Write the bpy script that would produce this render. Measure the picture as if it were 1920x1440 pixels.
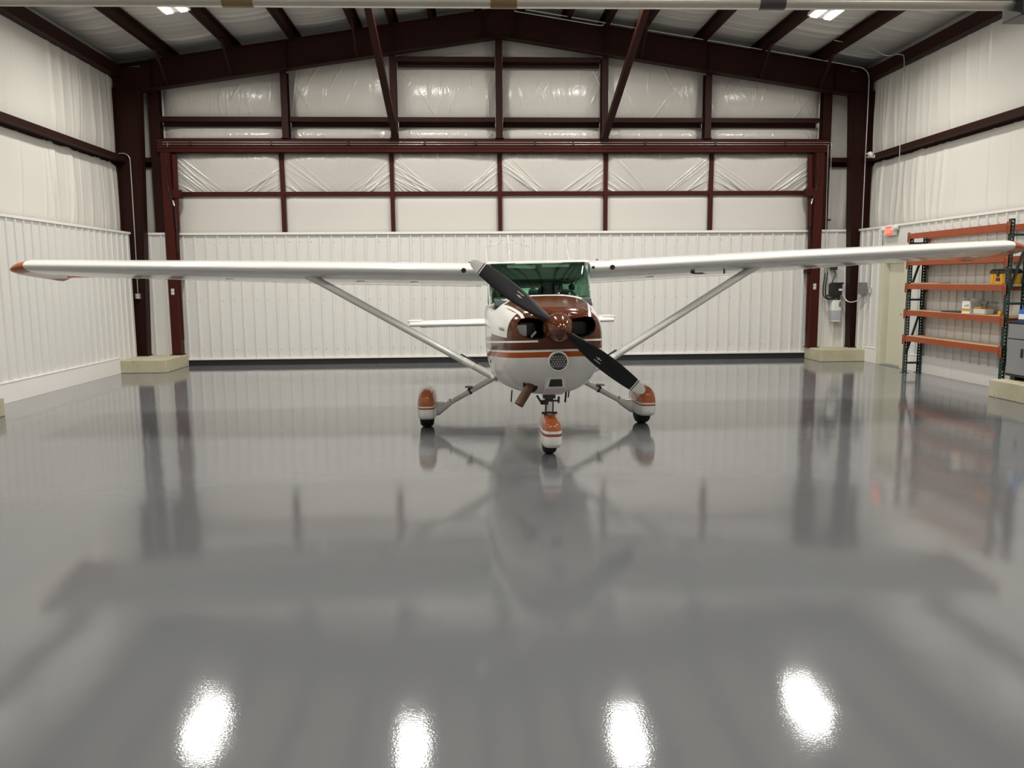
import bpy, bmesh, math, random
import numpy as np
from mathutils import Vector, Matrix

for o in list(bpy.data.objects):
    bpy.data.objects.remove(o)
SC = bpy.context.scene
COL = SC.collection
random.seed(7)
RNG = np.random.default_rng(7)

# ------------------------------------------------------------------ camera
YAW, PITCH, ROLL, CAMH, FPX = 0.05083, 0.127646, -0.0077567, 1.675, 1500.0
cam_d = bpy.data.cameras.new('camera')
cam_d.sensor_fit = 'HORIZONTAL'
cam_d.sensor_width = 36.0
cam_d.lens = FPX / 1920 * 36.0
cam_d.clip_start = 0.05
cam_d.clip_end = 200
cam = bpy.data.objects.new('camera', cam_d)
COL.objects.link(cam)
_fw = Vector((math.sin(YAW) * math.cos(PITCH), math.cos(YAW) * math.cos(PITCH), -math.sin(PITCH)))
_rt = Vector((math.cos(YAW), -math.sin(YAW), 0))
_up = _rt.cross(_fw)
_rt, _up = math.cos(ROLL) * _rt + math.sin(ROLL) * _up, -math.sin(ROLL) * _rt + math.cos(ROLL) * _up
_m = Matrix((_rt, _up, -_fw)).transposed().to_4x4()
_m.translation = Vector((0, 0, CAMH))
cam.matrix_world = _m
SC.camera = cam

# ------------------------------------------------------------------ world, exposure
w = bpy.data.worlds.new('world')
SC.world = w
w.use_nodes = True
w.node_tree.nodes['Background'].inputs[0].default_value = (0.05, 0.05, 0.055, 1)
w.node_tree.nodes['Background'].inputs[1].default_value = 1.0
SC.view_settings.view_transform = 'Standard'
SC.view_settings.look = 'None'
SC.view_settings.gamma = 1.0
SC.view_settings.use_curve_mapping = False
SC.view_settings.exposure = -0.84
SC.cycles.max_bounces = 7
SC.cycles.diffuse_bounces = 4
SC.cycles.glossy_bounces = 4
SC.cycles.transmission_bounces = 2
SC.cycles.transparent_max_bounces = 10
SC.cycles.adaptive_threshold = 0.02
SC.cycles.sample_clamp_indirect = 4.0
LED_STRENGTH = 14.0
LAMP_WATTS = 118.0
LAMP_SPREAD = math.radians(164)
LED_COLOR = (1.0, 0.962, 0.90)
LIGHT_X = (-4.75, -1.15, 2.75, 6.05)
LIGHT_Y = (13.5, 7.9, 2.2)
ROW_GAIN = (1.0, 1.08, 0.6)

# ------------------------------------------------------------------ helpers
class MB:
    def __init__(s):
        s.v = []; s.f = []; s.m = []
    def add(s, vs, fs, mi=0):
        b = len(s.v)
        s.v.extend([tuple(float(c) for c in p) for p in vs])
        s.f.extend([tuple(i + b for i in f) for f in fs])
        s.m.extend([mi] * len(fs))
        return s
    def box(s, x0, x1, y0, y1, z0, z1, mi=0):
        vs = [(x, y, z) for x in (x0, x1) for y in (y0, y1) for z in (z0, z1)]
        return s.add(vs, [(0, 1, 3, 2), (4, 6, 7, 5), (0, 4, 5, 1), (2, 3, 7, 6), (0, 2, 6, 4), (1, 5, 7, 3)], mi)
    def bar(s, p, q, wd, ht, up=(0, 0, 1), mi=0):
        p = Vector(p); q = Vector(q); d = (q - p).normalized()
        a = d.cross(Vector(up))
        if a.length < 1e-4: a = d.cross(Vector((0, 1, 0)))
        a.normalize(); b = a.cross(d).normalized()
        vs = []
        for c in (p, q):
            for sa, sb in ((-1, -1), (1, -1), (1, 1), (-1, 1)):
                vs.append(c + a * sa * wd / 2 + b * sb * ht / 2)
        return s.add(vs, [(3, 2, 1, 0), (4, 5, 6, 7), (0, 1, 5, 4), (1, 2, 6, 5), (2, 3, 7, 6), (3, 0, 4, 7)], mi)
    def tube(s, pts, r, n=10, cap=True, mi=0):
        pts = [Vector(p) for p in pts]
        N = len(pts)
        rs = list(r) if hasattr(r, '__len__') else [r] * N
        rings = []
        a = None
        for i, p in enumerate(pts):
            d = (pts[min(i + 1, N - 1)] - pts[max(i - 1, 0)]).normalized()
            if a is None:
                a = d.cross(Vector((0, 0, 1)))
                if a.length < 1e-3: a = d.cross(Vector((0, 1, 0)))
            else:
                a = a - d * a.dot(d)
            a.normalize(); b = d.cross(a)
            rings.append([p + (a * math.cos(2 * math.pi * k / n) + b * math.sin(2 * math.pi * k / n)) * rs[i] for k in range(n)])
        return s.loft(rings, cap, cap, mi=mi)
    def loft(s, rings, cap0=True, cap1=True, closed=True, mi=0):
        n = len(rings[0]); vs = [p for r in rings for p in r]; fs = []
        for i in range(len(rings) - 1):
            for k in range(n if closed else n - 1):
                k2 = (k + 1) % n
                fs.append((i * n + k, i * n + k2, (i + 1) * n + k2, (i + 1) * n + k))
        if cap0: fs.append(tuple(range(n - 1, -1, -1)))
        if cap1: fs.append(tuple((len(rings) - 1) * n + k for k in range(n)))
        return s.add(vs, fs, mi)
    def lathe(s, prof, c, axis='Z', n=24, mi=0):
        rings = []
        for h, r in prof:
            ring = []
            for k in range(n):
                t = 2 * math.pi * k / n
                u, v = r * math.cos(t), r * math.sin(t)
                o = {'Z': (u, v, h), 'Y': (v, h, u), 'X': (h, u, v)}[axis]
                ring.append((c[0] + o[0], c[1] + o[1], c[2] + o[2]))
            rings.append(ring)
        return s.loft(rings, True, True, mi=mi)
    def prism(s, poly, axis, a0, a1, mi=0):
        def P(u, v, a):
            return {'X': (a, u, v), 'Y': (u, a, v), 'Z': (u, v, a)}[axis]
        n = len(poly)
        vs = [P(u, v, a0) for u, v in poly] + [P(u, v, a1) for u, v in poly]
        fs = [tuple(range(n - 1, -1, -1)), tuple(range(n, 2 * n))] + [(k, (k + 1) % n, n + (k + 1) % n, n + k) for k in range(n)]
        return s.add(vs, fs, mi)
    def grid(s, P, mi=0):
        nu, nv = P.shape[:2]
        fs = [(i * nv + j, (i + 1) * nv + j, (i + 1) * nv + j + 1, i * nv + j + 1) for i in range(nu - 1) for j in range(nv - 1)]
        return s.add(P.reshape(-1, 3), fs, mi)
    def mesh(s, name, mats, off=(0, 0, 0), smooth=0):
        me = bpy.data.meshes.new(name)
        v = np.array(s.v) - np.array(off)
        me.from_pydata(v.tolist(), [], s.f)
        for m in (mats if isinstance(mats, (list, tuple)) else [mats]): me.materials.append(m)
        me.polygons.foreach_set('material_index', s.m)
        bm = bmesh.new(); bm.from_mesh(me)
        if s.v and len(s.f) > 3: bmesh.ops.recalc_face_normals(bm, faces=bm.faces)
        bm.to_mesh(me); bm.free()
        if smooth:
            me.polygons.foreach_set('use_smooth', [True] * len(me.polygons))
            if smooth < 180: me.set_sharp_from_angle(angle=math.radians(smooth))
        me.update()
        return me

def wloc(o):
    p = Vector((0, 0, 0))
    while o is not None:
        p += o.location; o = o.parent
    return p
def link(name, me, parent=None, loc=None):
    o = bpy.data.objects.new(name, me)
    COL.objects.link(o)
    if parent is not None: o.parent = parent
    if loc is not None: o.location = loc
    return o
def tag(o, label=None, cat=None, group=None, kind=None):
    if label: o['label'] = label
    if cat: o['category'] = cat
    if group: o['group'] = group
    if kind: o['kind'] = kind
    return o
def empty(name, loc, label, cat, group=None, kind=None):
    o = bpy.data.objects.new(name, None)
    o.empty_display_size = 0.2
    COL.objects.link(o); o.location = loc
    return tag(o, label, cat, group, kind)
def part(name, mb, mats, parent, smooth=0, bevel=0, label=None, local=False):
    """a child mesh; mb is in world coordinates unless local"""
    off = (0, 0, 0) if local else tuple(wloc(parent))
    o = link(name, mb.mesh(name, mats, off, smooth), parent)
    if bevel: addbevel(o, bevel)
    if label: o['label'] = label
    return o
def solo(name, mb, mats, label, cat, group=None, kind=None, smooth=0, bevel=0):
    v = np.array(mb.v); lo = v.min(0); hi = v.max(0)
    base = ((lo[0] + hi[0]) / 2, (lo[1] + hi[1]) / 2, lo[2])
    o = link(name, mb.mesh(name, mats, base, smooth), None, base)
    if bevel: addbevel(o, bevel)
    return tag(o, label, cat, group, kind)
def addbevel(o, wd):
    m = o.modifiers.new('bevel', 'BEVEL'); m.width = wd; m.segments = 2; m.limit_method = 'ANGLE'
    m.angle_limit = math.radians(40)
def inst(name, me, parent, loc, rot=None):
    o = link(name, me, parent, Vector(loc) - wloc(parent) if parent else loc)
    if rot: o.rotation_euler = rot
    return o
def smoothpath(pts, n=8):
    """Catmull-Rom through the points"""
    P = [Vector(p) for p in pts]; P = [P[0] * 2 - P[1]] + P + [P[-1] * 2 - P[-2]]
    out = []
    for i in range(1, len(P) - 2):
        for k in range(n):
            t = k / n
            out.append(0.5 * ((2 * P[i]) + (P[i + 1] - P[i - 1]) * t + (2 * P[i - 1] - 5 * P[i] + 4 * P[i + 1] - P[i + 2]) * t * t
                              + (3 * P[i] - P[i - 1] - 3 * P[i + 1] + P[i + 2]) * t ** 3))
    out.append(P[-2])
    return out

# ------------------------------------------------------------------ materials
class X:
    """math-node expressions"""
    def __init__(s, t, k): s.t = t; s.k = k
    def op(s, o, b=None):
        n = s.t.nodes.new('ShaderNodeMath'); n.operation = o
        s.t.links.new(s.k, n.inputs[0])
        if b is not None:
            if isinstance(b, X): s.t.links.new(b.k, n.inputs[1])
            else: n.inputs[1].default_value = b
        return X(s.t, n.outputs[0])
    def __add__(s, b): return s.op('ADD', b)
    def __sub__(s, b): return s.op('SUBTRACT', b)
    def __mul__(s, b): return s.op('MULTIPLY', b)
    def __lt__(s, b): return s.op('LESS_THAN', b)
    def __gt__(s, b): return s.op('GREATER_THAN', b)
    def abs(s): return s.op('ABSOLUTE')
    def or_(s, b): return s.op('MAXIMUM', b)
    def inv(s): return (s * -1) + 1
    def band(s, a, b): return (s > a) * (s < b)

def newmat(name):
    m = bpy.data.materials.new(name); m.use_nodes = True
    t = m.node_tree
    return m, t, t.nodes['Principled BSDF']
def mixc(t, fac, a, b):
    n = t.nodes.new('ShaderNodeMix'); n.data_type = 'RGBA'
    for sock, v in ((n.inputs[0], fac), (n.inputs[6], a), (n.inputs[7], b)):
        if isinstance(v, X): t.links.new(v.k, sock)
        elif hasattr(v, 'is_linked'): t.links.new(v, sock)
        elif isinstance(v, (int, float)): sock.default_value = v
        else: sock.default_value = (*v, 1) if len(v) == 3 else v
    return n.outputs[2]
def coords(t, kind='Object', scale=None):
    c = t.nodes.new('ShaderNodeTexCoord'); k = c.outputs[kind]
    if scale:
        mp = t.nodes.new('ShaderNodeMapping'); mp.inputs['Scale'].default_value = scale
        t.links.new(k, mp.inputs['Vector']); k = mp.outputs[0]
    return k
def worldpos(t, scale=None):
    g = t.nodes.new('ShaderNodeNewGeometry'); k = g.outputs['Position']
    if scale:
        mp = t.nodes.new('ShaderNodeMapping'); mp.inputs['Scale'].default_value = scale
        t.links.new(k, mp.inputs['Vector']); k = mp.outputs[0]
    return k
def noise(t, vec, scale, detail=3, rough=0.5, dist=0.0):
    n = t.nodes.new('ShaderNodeTexNoise')
    n.inputs['Scale'].default_value = scale; n.inputs['Detail'].default_value = detail
    n.inputs['Roughness'].default_value = rough; n.inputs['Distortion'].default_value = dist
    t.links.new(vec, n.inputs['Vector'])
    return n.outputs[0]
def ramp(t, fac, a, b):
    n = t.nodes.new('ShaderNodeMapRange'); n.inputs[1].default_value = a; n.inputs[2].default_value = b
    t.links.new(fac, n.inputs[0]); return n.outputs[0]
def bump(t, h, strength, dist, prev=None):
    n = t.nodes.new('ShaderNodeBump'); n.inputs['Strength'].default_value = strength; n.inputs['Distance'].default_value = dist
    t.links.new(h, n.inputs['Height'])
    if prev: t.links.new(prev, n.inputs['Normal'])
    return n.outputs[0]
def simple(name, col, rough=0.5, metal=0.0, var=0.0, vscale=3.0, bmp=0.0, bscale=60, spec=0.5, coat=0.0):
    m, t, b = newmat(name)
    b.inputs['Roughness'].default_value = rough; b.inputs['Metallic'].default_value = metal
    b.inputs['Specular IOR Level'].default_value = spec
    b.inputs['Coat Weight'].default_value = coat; b.inputs['Coat Roughness'].default_value = 0.03
    b.inputs['Base Color'].default_value = (*col, 1)
    vec = coords(t)
    if var:
        nz = noise(t, vec, vscale, 4)
        c = mixc(t, nz, tuple(c * (1 - var) for c in col), tuple(min(1, c * (1 + var)) for c in col))
        t.links.new(c, b.inputs['Base Color'])
    if bmp:
        t.links.new(bump(t, noise(t, vec, bscale, 3), bmp, 0.01), b.inputs['Normal'])
    return m

M_steel = simple('red_oxide_steel', (0.026, 0.0072, 0.0052), 0.55, var=0.25, vscale=1.5, bmp=0.08, bscale=30, spec=0.16)
M_doorsteel = simple('door_red_steel', (0.052, 0.0092, 0.0058), 0.5, var=0.2, vscale=2, spec=0.15)
M_liner = simple('white_liner_steel', (0.70, 0.69, 0.655), 0.36, var=0.03, vscale=0.8)
M_trim = simple('white_trim', (0.82, 0.80, 0.765), 0.4, var=0.02)
M_screw = simple('screw_grey', (0.35, 0.34, 0.32), 0.4, 0.6)
M_cream = simple('cream_door_paint', (0.62, 0.60, 0.47), 0.4, var=0.03)
M_rubber = simple('black_rubber', (0.012, 0.012, 0.013), 0.6, bmp=0.1)
M_galv = simple('galvanised_conduit', (0.55, 0.55, 0.53), 0.35, 0.7, var=0.1)
M_black = simple('black_plastic', (0.014, 0.014, 0.015), 0.35, var=0.2)
M_grey = simple('grey_enamel', (0.22, 0.225, 0.23), 0.4, var=0.08)
M_whiteplastic = simple('white_plastic', (0.78, 0.77, 0.74), 0.35, var=0.02)
M_heater = simple('aluminised_tube', (0.50, 0.47, 0.41), 0.35, 0.75, var=0.15, vscale=1.2)
M_tape = simple('brown_sleeve', (0.17, 0.11, 0.045), 0.5, 0.2, var=0.2)
M_darksleeve = simple('dark_sleeve', (0.05, 0.045, 0.05), 0.45, 0.3, var=0.2)
M_rackgreen = simple('rack_green', (0.010, 0.030, 0.024), 0.4, var=0.15)
M_rackorange = simple('rack_orange', (0.31, 0.072, 0.026), 0.5, var=0.12, vscale=4, spec=0.3)
M_yellow = simple('yellow_plastic', (0.62, 0.30, 0.015), 0.45, var=0.06)
M_blue = simple('blue_plastic', (0.02, 0.10, 0.42), 0.35, var=0.1)
M_chrome = simple('bright_metal', (0.6, 0.6, 0.58), 0.2, 1.0, var=0.05)
M_darkmetal = simple('dark_metal', (0.06, 0.06, 0.06), 0.4, 0.8, var=0.2)
M_rust = simple('rusty_exhaust_steel', (0.11, 0.062, 0.036), 0.62, 0.3, var=0.35, vscale=14)
M_interior = simple('cabin_dark_cloth', (0.045, 0.05, 0.05), 0.8, var=0.3, vscale=8)
M_headliner = simple('cabin_headliner', (0.11, 0.12, 0.11), 0.8, var=0.1)
M_pale = simple('visor_pale', (0.70, 0.72, 0.66), 0.5, var=0.03)
M_plane_white = simple('aircraft_white', (0.66, 0.655, 0.625), 0.16, var=0.015, vscale=2, coat=0.2)
M_plane_orange = simple('aircraft_orange', (0.37, 0.085, 0.014), 0.22, var=0.12, vscale=10, coat=0.5)
M_tyre = simple('tyre_rubber', (0.013, 0.013, 0.014), 0.75, bmp=0.2, bscale=90)
M_void = simple('dark_duct', (0.004, 0.004, 0.004), 0.8, var=0.2)
M_card = simple('cardboard', (0.42, 0.29, 0.16), 0.8, var=0.08)
M_soffit = simple('white_soffit', (0.6, 0.6, 0.58), 0.6, var=0.03)

def wood_mat():
    m, t, b = newmat('plywood_deck')
    n = noise(t, coords(t, 'Object', (30, 2, 30)), 2.0, 5, 0.6, 0.5)
    t.links.new(mixc(t, n, (0.50, 0.34, 0.19), (0.68, 0.51, 0.32)), b.inputs['Base Color'])
    b.inputs['Roughness'].default_value = 0.65
    return m
M_wood = wood_mat()

def concrete_mat():
    m, t, b = newmat('plinth_concrete')
    p = worldpos(t)
    a = noise(t, p, 2.2, 6, 0.6); c = noise(t, p, 26, 4, 0.7)
    col = mixc(t, a, (0.36, 0.33, 0.215), (0.60, 0.56, 0.41))
    spots = ramp(t, c, 0.60, 0.70)
    col = mixc(t, X(t, spots), col, (0.16, 0.14, 0.10))
    t.links.new(col, b.inputs['Base Color']); b.inputs['Roughness'].default_value = 0.85
    t.links.new(bump(t, c, 0.4, 0.01), b.inputs['Normal'])
    return m
M_concrete = concrete_mat()

def vinyl_mat(name, col, scale, rough=0.30, k=1.0):
    m, t, b = newmat(name)
    p = worldpos(t, scale)
    a = noise(t, p, 1.6, 5, 0.62, 1.2)
    s = (X(t, a) - 0.5).abs()
    c = noise(t, p, 6.0, 3, 0.5, 0.6)
    n1 = bump(t, s.k, 0.35 * k, 0.05)
    n2 = bump(t, c, 0.16 * k, 0.015, n1)
    t.links.new(n2, b.inputs['Normal'])
    b.inputs['Base Color'].default_value = (*col, 1)
    b.inputs['Roughness'].default_value = rough
    b.inputs['Specular IOR Level'].default_value = 0.6
    return m
M_vinyl = vinyl_mat('vinyl_faced_insulation', (0.635, 0.612, 0.568), (1.6, 1.6, 1.6), rough=0.22, k=0.75)
M_vinyl_flat = vinyl_mat('vinyl_faced_taut_insulation', (0.635, 0.612, 0.568), (0.8, 0.8, 0.8), rough=0.3, k=0.15)
M_vinyl_side = vinyl_mat('vinyl_faced_side_insulation', (0.72, 0.70, 0.645), (1.4, 1.6, 0.22), k=0.4)
M_vinyl_roof = vinyl_mat('vinyl_faced_roof_insulation', (0.66, 0.65, 0.61), (0.5, 3.0, 0.5), k=0.8)

def floor_mat():
    m, t, b = newmat('grey_epoxy_floor')
    p = worldpos(t)
    big = noise(t, p, 0.35, 3, 0.5)
    mid = noise(t, p, 1.7, 2, 0.4)
    fine = noise(t, p, 110, 2, 0.5)
    speck = noise(t, p, 160, 1, 0.5)
    col = mixc(t, big, (0.138, 0.143, 0.150), (0.156, 0.161, 0.168))
    t.links.new(col, b.inputs['Base Color'])
    r = t.nodes.new('ShaderNodeMapRange'); r.inputs[3].default_value = 0.045; r.inputs[4].default_value = 0.08
    t.links.new(big, r.inputs[0]); t.links.new(r.outputs[0], b.inputs['Roughness'])
    n1 = bump(t, mid, 0.5, 0.0048)
    n2 = bump(t, fine, 0.15, 0.0010, n1)
    t.links.new(n2, b.inputs['Normal'])
    b.inputs['Specular IOR Level'].default_value = 0.75
    return m
M_floor = floor_mat()

def emit_mat(name, col, strength):
    m, t, b = newmat(name)
    b.inputs['Base Color'].default_value = (*col, 1)
    b.inputs['Emission Color'].default_value = (*col, 1)
    b.inputs['Emission Strength'].default_value = strength
    return m
M_led = emit_mat('led_strip', LED_COLOR, LED_STRENGTH)
M_led.cycles.emission_sampling = 'NONE'
M_exit = emit_mat('exit_sign_red', (1.0, 0.10, 0.06), 1.6)
M_exit_txt = emit_mat('exit_sign_letters', (1.0, 0.42, 0.34), 1.5)

def glass_mat(name, tint, gl=0.06):
    m, t, b = newmat(name)
    t.nodes.remove(b)
    tr = t.nodes.new('ShaderNodeBsdfTransparent'); tr.inputs[0].default_value = (*tint, 1)
    g = t.nodes.new('ShaderNodeBsdfGlossy'); g.inputs['Roughness'].default_value = 0.03
    lw = t.nodes.new('ShaderNodeLayerWeight'); lw.inputs[0].default_value = 0.5
    fr = (X(t, lw.outputs['Facing']).op('POWER', 5.0) * 0.9) + 0.03
    mx = t.nodes.new('ShaderNodeMixShader')
    t.links.new(fr.k, mx.inputs[0]); t.links.new(tr.outputs[0], mx.inputs[1]); t.links.new(g.outputs[0], mx.inputs[2])
    t.links.new(mx.outputs[0], t.nodes['Material Output'].inputs[0])
    return m
M_glass = glass_mat('green_tinted_glazing', (0.70, 0.87, 0.78))
M_clear = glass_mat('clear_plastic', (0.88, 0.88, 0.86))

# ------------------------------------------------------------------ building dimensions
XL, XR, XC = -6.66, 8.045, 0.65          # faces of the liner walls, ridge line
YB, YF = 16.75, -1.9                     # door plane, wall behind the camera
FY = 16.42                               # end portal frame
MY = 10.0                                # intermediate portal frame
NY = 3.9
ZL = 2.66                                # top of the liner
def z_raf(x): return 6.955 - 0.15 * abs(x - XC)       # top of the rafters
def z_roof(x): return z_raf(x) + 0.225

# ------------------------------------------------------------------ floor
mb = MB(); mb.box(XL - 0.5, XR + 0.5, YF - 0.3, 17.2, -0.2, 0.0)
solo('floor', mb, M_floor, 'glossy grey epoxy floor covering the whole hangar', 'floor', kind='structure')

# ------------------------------------------------------------------ wrinkled insulation panels
def fold_field(u, v, lu, lv, seed, style):
    r = np.random.default_rng(seed)
    h = np.zeros_like(u)
    if style == 'door':
        # tension folds running in from the lower corners and puckers along the top edge
        for side in (0, 1):
            k = r.integers(9, 15)
            for _ in range(k):
                a = r.uniform(0.45, 1.0)
                off = r.uniform(0.05, 0.95) * lu * 0.55
                uu = u if side == 0 else lu - u
                # line from the side edge (uu=0, v=v0) falling to the bottom edge
                v0 = off * a
                dist = (v - v0 + a * uu) / math.hypot(1, a)
                along = uu / max(off, .05)
                msk = np.clip(1 - np.abs(along - 0.55) / 0.65, 0, 1) ** 0.7
                wd = r.uniform(0.007, 0.018)
                h += r.uniform(0.3, 1.0) * 0.021 * np.exp(-(dist / wd) ** 2) * msk
        for _ in range(16):
            c = r.uniform(0.05, 0.95) * lu; sl = r.uniform(-0.5, 0.5); wd = r.uniform(0.012, 0.04)
            L = r.uniform(0.10, 0.35) * lv
            d = (u - c) - sl * (lv - v)
            h += r.uniform(0.3, 1) * 0.022 * np.exp(-(d / wd) ** 2) * np.clip(1 - (lv - v) / L, 0, 1)
    elif style == 'flat':
        for _ in range(10):
            c = r.uniform(0.02, 0.98) * lu; wd = r.uniform(0.01, 0.03); L = r.uniform(0.1, 0.5) * lv
            d = (u - c) - r.uniform(-.2, .2) * (lv - v)
            h += r.uniform(0.3, 1) * 0.006 * np.exp(-(d / wd) ** 2) * np.clip(1 - (lv - v) / L, 0, 1)
    elif style == 'wall':
        g0 = r.uniform(0.2, 0.8) * lu
        for q in range(30):
            c = (g0 + r.normal(0, .22) * lu) if q < 18 else r.uniform(0, 1) * lu; cz = r.uniform(0.15, 0.9) * lv; sl = r.normal(0.1, 0.35); wd = r.uniform(0.007, 0.02)
            d = (u - c) - sl * (v - cz); L = r.uniform(0.1, 0.35) * lv
            h += r.uniform(-0.3, 1) * 0.014 * np.exp(-(d / wd) ** 2) * np.exp(-((v - cz) / L) ** 2)
        for cx, cy in ((0, 0), (lu, 0), (0, lv), (lu, lv)):
            th = np.arctan2(np.abs(v - cy), np.abs(u - cx) + 1e-6); rr = np.hypot(u - cx, v - cy)
            h += 0.012 * np.clip(np.sin(th * r.uniform(18, 26) + r.uniform(0, 6)), 0, 1) ** 2 * np.exp(-((rr - 0.22) / 0.2) ** 2) * r.uniform(0.2, 1)
    elif style == 'side':
        n = int(lu * 4)
        for _ in range(n):
            c = lu * (1 - r.beta(1.0, 3.2)); wd = r.uniform(0.02, 0.07)
            bend = r.uniform(-0.12, 0.12); top = r.uniform(0, 1)
            cu = c + bend * (1 - v / lv) ** 2
            env = np.clip(0.25 + np.sin(np.pi * np.clip(v / lv + r.uniform(-.3, .3), 0, 1)), 0, 1)
            h += r.uniform(0.2, 1.0) * 0.020 * np.exp(-((u - cu) / wd) ** 2) * env
    elif style == 'roof':
        n = int(lu * 7)
        for _ in range(n):
            c = r.uniform(0, 1) * lu; wd = r.uniform(0.015, 0.05); bow = r.uniform(0.02, 0.10)
            cu = c + bow * (1 - (2 * v / lv - 1) ** 2)
            h += r.uniform(-0.4, 1.0) * 0.024 * np.exp(-((u - cu) / wd) ** 2)
    return h
def panel(parent, mat, o, U, V, Nn, lu, lv, bulge, style, seed, nu, nv, name='insulation_panel', edge=4, sag=False):
    u, v = np.meshgrid(np.linspace(0, lu, nu), np.linspace(0, lv, nv), indexing='ij')
    su, sv = 2 * u / lu - 1, 2 * v / lv - 1
    env = (1 - np.abs(su) ** (edge * 3)) * (1 - np.abs(sv) ** edge)
    if sag:
        q = v / lv; wob = 1 + .12 * np.sin(u * 2.3 + seed) + .06 * np.sin(u * 6.1 + seed * 2)
        env = (1 - np.abs(su) ** 16) * (q ** 0.75) * (1 - q ** 12) * wob
    d = bulge * env + fold_field(u, v, lu, lv, seed, style) * np.clip(env * 6, 0, 1)
    P = np.array(o) + u[..., None] * np.array(U) + v[..., None] * np.array(V) + d[..., None] * np.array(Nn)
    mb = MB(); mb.grid(P)
    return part(name, mb, mat, parent, smooth=180)

def zgirt(mb, x0, x1, y0, depth, z, fl=0.085, t=0.008):
    """Z girt along X: inner flange up at y0, web going back, outer flange down"""
    mb.prism([(y0, z), (y0 + depth, z), (y0 + depth, z - fl), (y0 + depth + t, z - fl), (y0 + depth + t, z + t), (y0 + t, z + t), (y0 + t, z + fl), (y0, z + fl)], 'X', x0, x1)
def zgirt_y(mb, y0, y1, x, sgn, depth, z, fl=0.10, t=0.008):
    """Z girt along Y; sgn points from the room to the outside"""
    mb.prism([(x, z), (x + sgn * depth, z), (x + sgn * depth, z - fl), (x + sgn * (depth + t), z - fl), (x + sgn * (depth + t), z + t), (x + sgn * t, z + t), (x + sgn * t, z + fl), (x, z + fl)], 'Y', y0, y1)

# ------------------------------------------------------------------ ribbed liner sheets
RIB = 0.2286
def rib_profile(n, start=0.5):
    pr = [(0.0, 0.0)]
    for k in range(n):
        c = (k + start) * RIB
        pr += [(c - 0.026, 0), (c - 0.015, 0.021), (c + 0.015, 0.021), (c + 0.026, 0)]
    pr.append((n * RIB, 0.0))
    return pr
def liner_mesh(name, n, z0, z1, screws=True):
    """sheet in local coords: u along +X, ribs toward -Y, height z0..z1"""
    mb = MB(); pr = rib_profile(n)
    vs = [(u, -d, z0) for u, d in pr] + [(u, -d, z1) for u, d in pr]
    N = len(pr)
    mb.add(vs, [(k, k + 1, N + k + 1, N + k) for k in range(N - 1)])
    mb.add([(0, 0.02, z0), (n * RIB, 0.02, z0), (n * RIB, 0.02, z1), (0, 0.02, z1)], [(0, 1, 2, 3)])
    if screws:
        for k in range(n):
            for z in (0.32, 1.33, 2.5):
                if z0 < z < z1:
                    c = (k + 0.5) * RIB + 0.045
                    mb.box(c - 0.007, c + 0.007, -0.006, 0.001, z - 0.007, z + 0.007, 1)
    me = mb.mesh(name, [M_liner, M_screw])
    return me

# ------------------------------------------------------------------ wall_back (around and above the door)
wb = empty('wall_back', (XC, 17.0, 0), 'white insulated end wall above the hangar door with red girts', 'wall', kind='structure')
mb = MB(); mb.prism([(XL - 0.38, 0), (XR + 0.38, 0), (XR + 0.38, z_roof(XR + .38) + .13), (XC, z_roof(XC) + .13), (XL - 0.38, z_roof(XL - .38) + .13)], 'Y', 17.05, 17.12)
part('outer_skin', mb, M_soffit, wb)
POSTX = [-3.60, -1.466, 0.629, 2.75, 4.854]
edges = [-6.03] + POSTX + [7.26]
seed = 100
def rafbot(x): return z_raf(x) - 0.545
for i in range(6):
    a, b = edges[i], edges[i + 1]
    seed += 1
    panel(wb, M_vinyl, (a - .02, 16.86, 4.40), (1, 0, 0), (0, 0, 1), (0, -1, 0), b - a + .04, 0.42, 0.14, 'wall', seed, 110, 28, edge=2)
    ztop = max(rafbot(a), rafbot(b)) + 0.12
    if i in (2, 3):
        panel(wb, M_vinyl, (a - .02, 16.86, 4.80), (1, 0, 0), (0, 0, 1), (0, -1, 0), b - a + .04, 1.18, 0.17, 'wall', seed + 20, 220, 90, edge=2)
        panel(wb, M_vinyl, (a - .02, 16.86, 5.95), (1, 0, 0), (0, 0, 1), (0, -1, 0), b - a + .04, ztop - 5.95, 0.08, 'wall', seed + 40, 70, 24)
    else:
        panel(wb, M_vinyl, (a - .02, 16.86, 4.80), (1, 0, 0), (0, 0, 1), (0, -1, 0), b - a + .04, ztop - 4.80, 0.17, 'wall', seed + 20, 220, 90, edge=2)
for i in range(6):
    a, b = edges[i], edges[i + 1]
    mb = MB(); zgirt(mb, a + (0.08 if i else 0), b - 0.08, 16.56, 0.17, 4.85, 0.085); part('girt', mb, M_steel, wb)
    if i in (2, 3):
        mb = MB(); zgirt(mb, a + 0.08, b - 0.08, 16.56, 0.17, 6.01, 0.085); part('girt', mb, M_steel, wb)
for x in POSTX:
    mb = MB(); zt = rafbot(x) + 0.02
    mb.box(x - 0.065, x + 0.065, 16.50, 16.51, 4.52, zt); mb.box(x - 0.065, x + 0.065, 16.70, 16.71, 4.52, zt)
    mb.box(x - 0.005, x + 0.005, 16.51, 16.70, 4.52, zt); mb.box(x - 0.085, x + 0.085, 16.49, 16.72, 4.518, 4.53)
    part('wind_post', mb, M_steel, wb)
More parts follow.
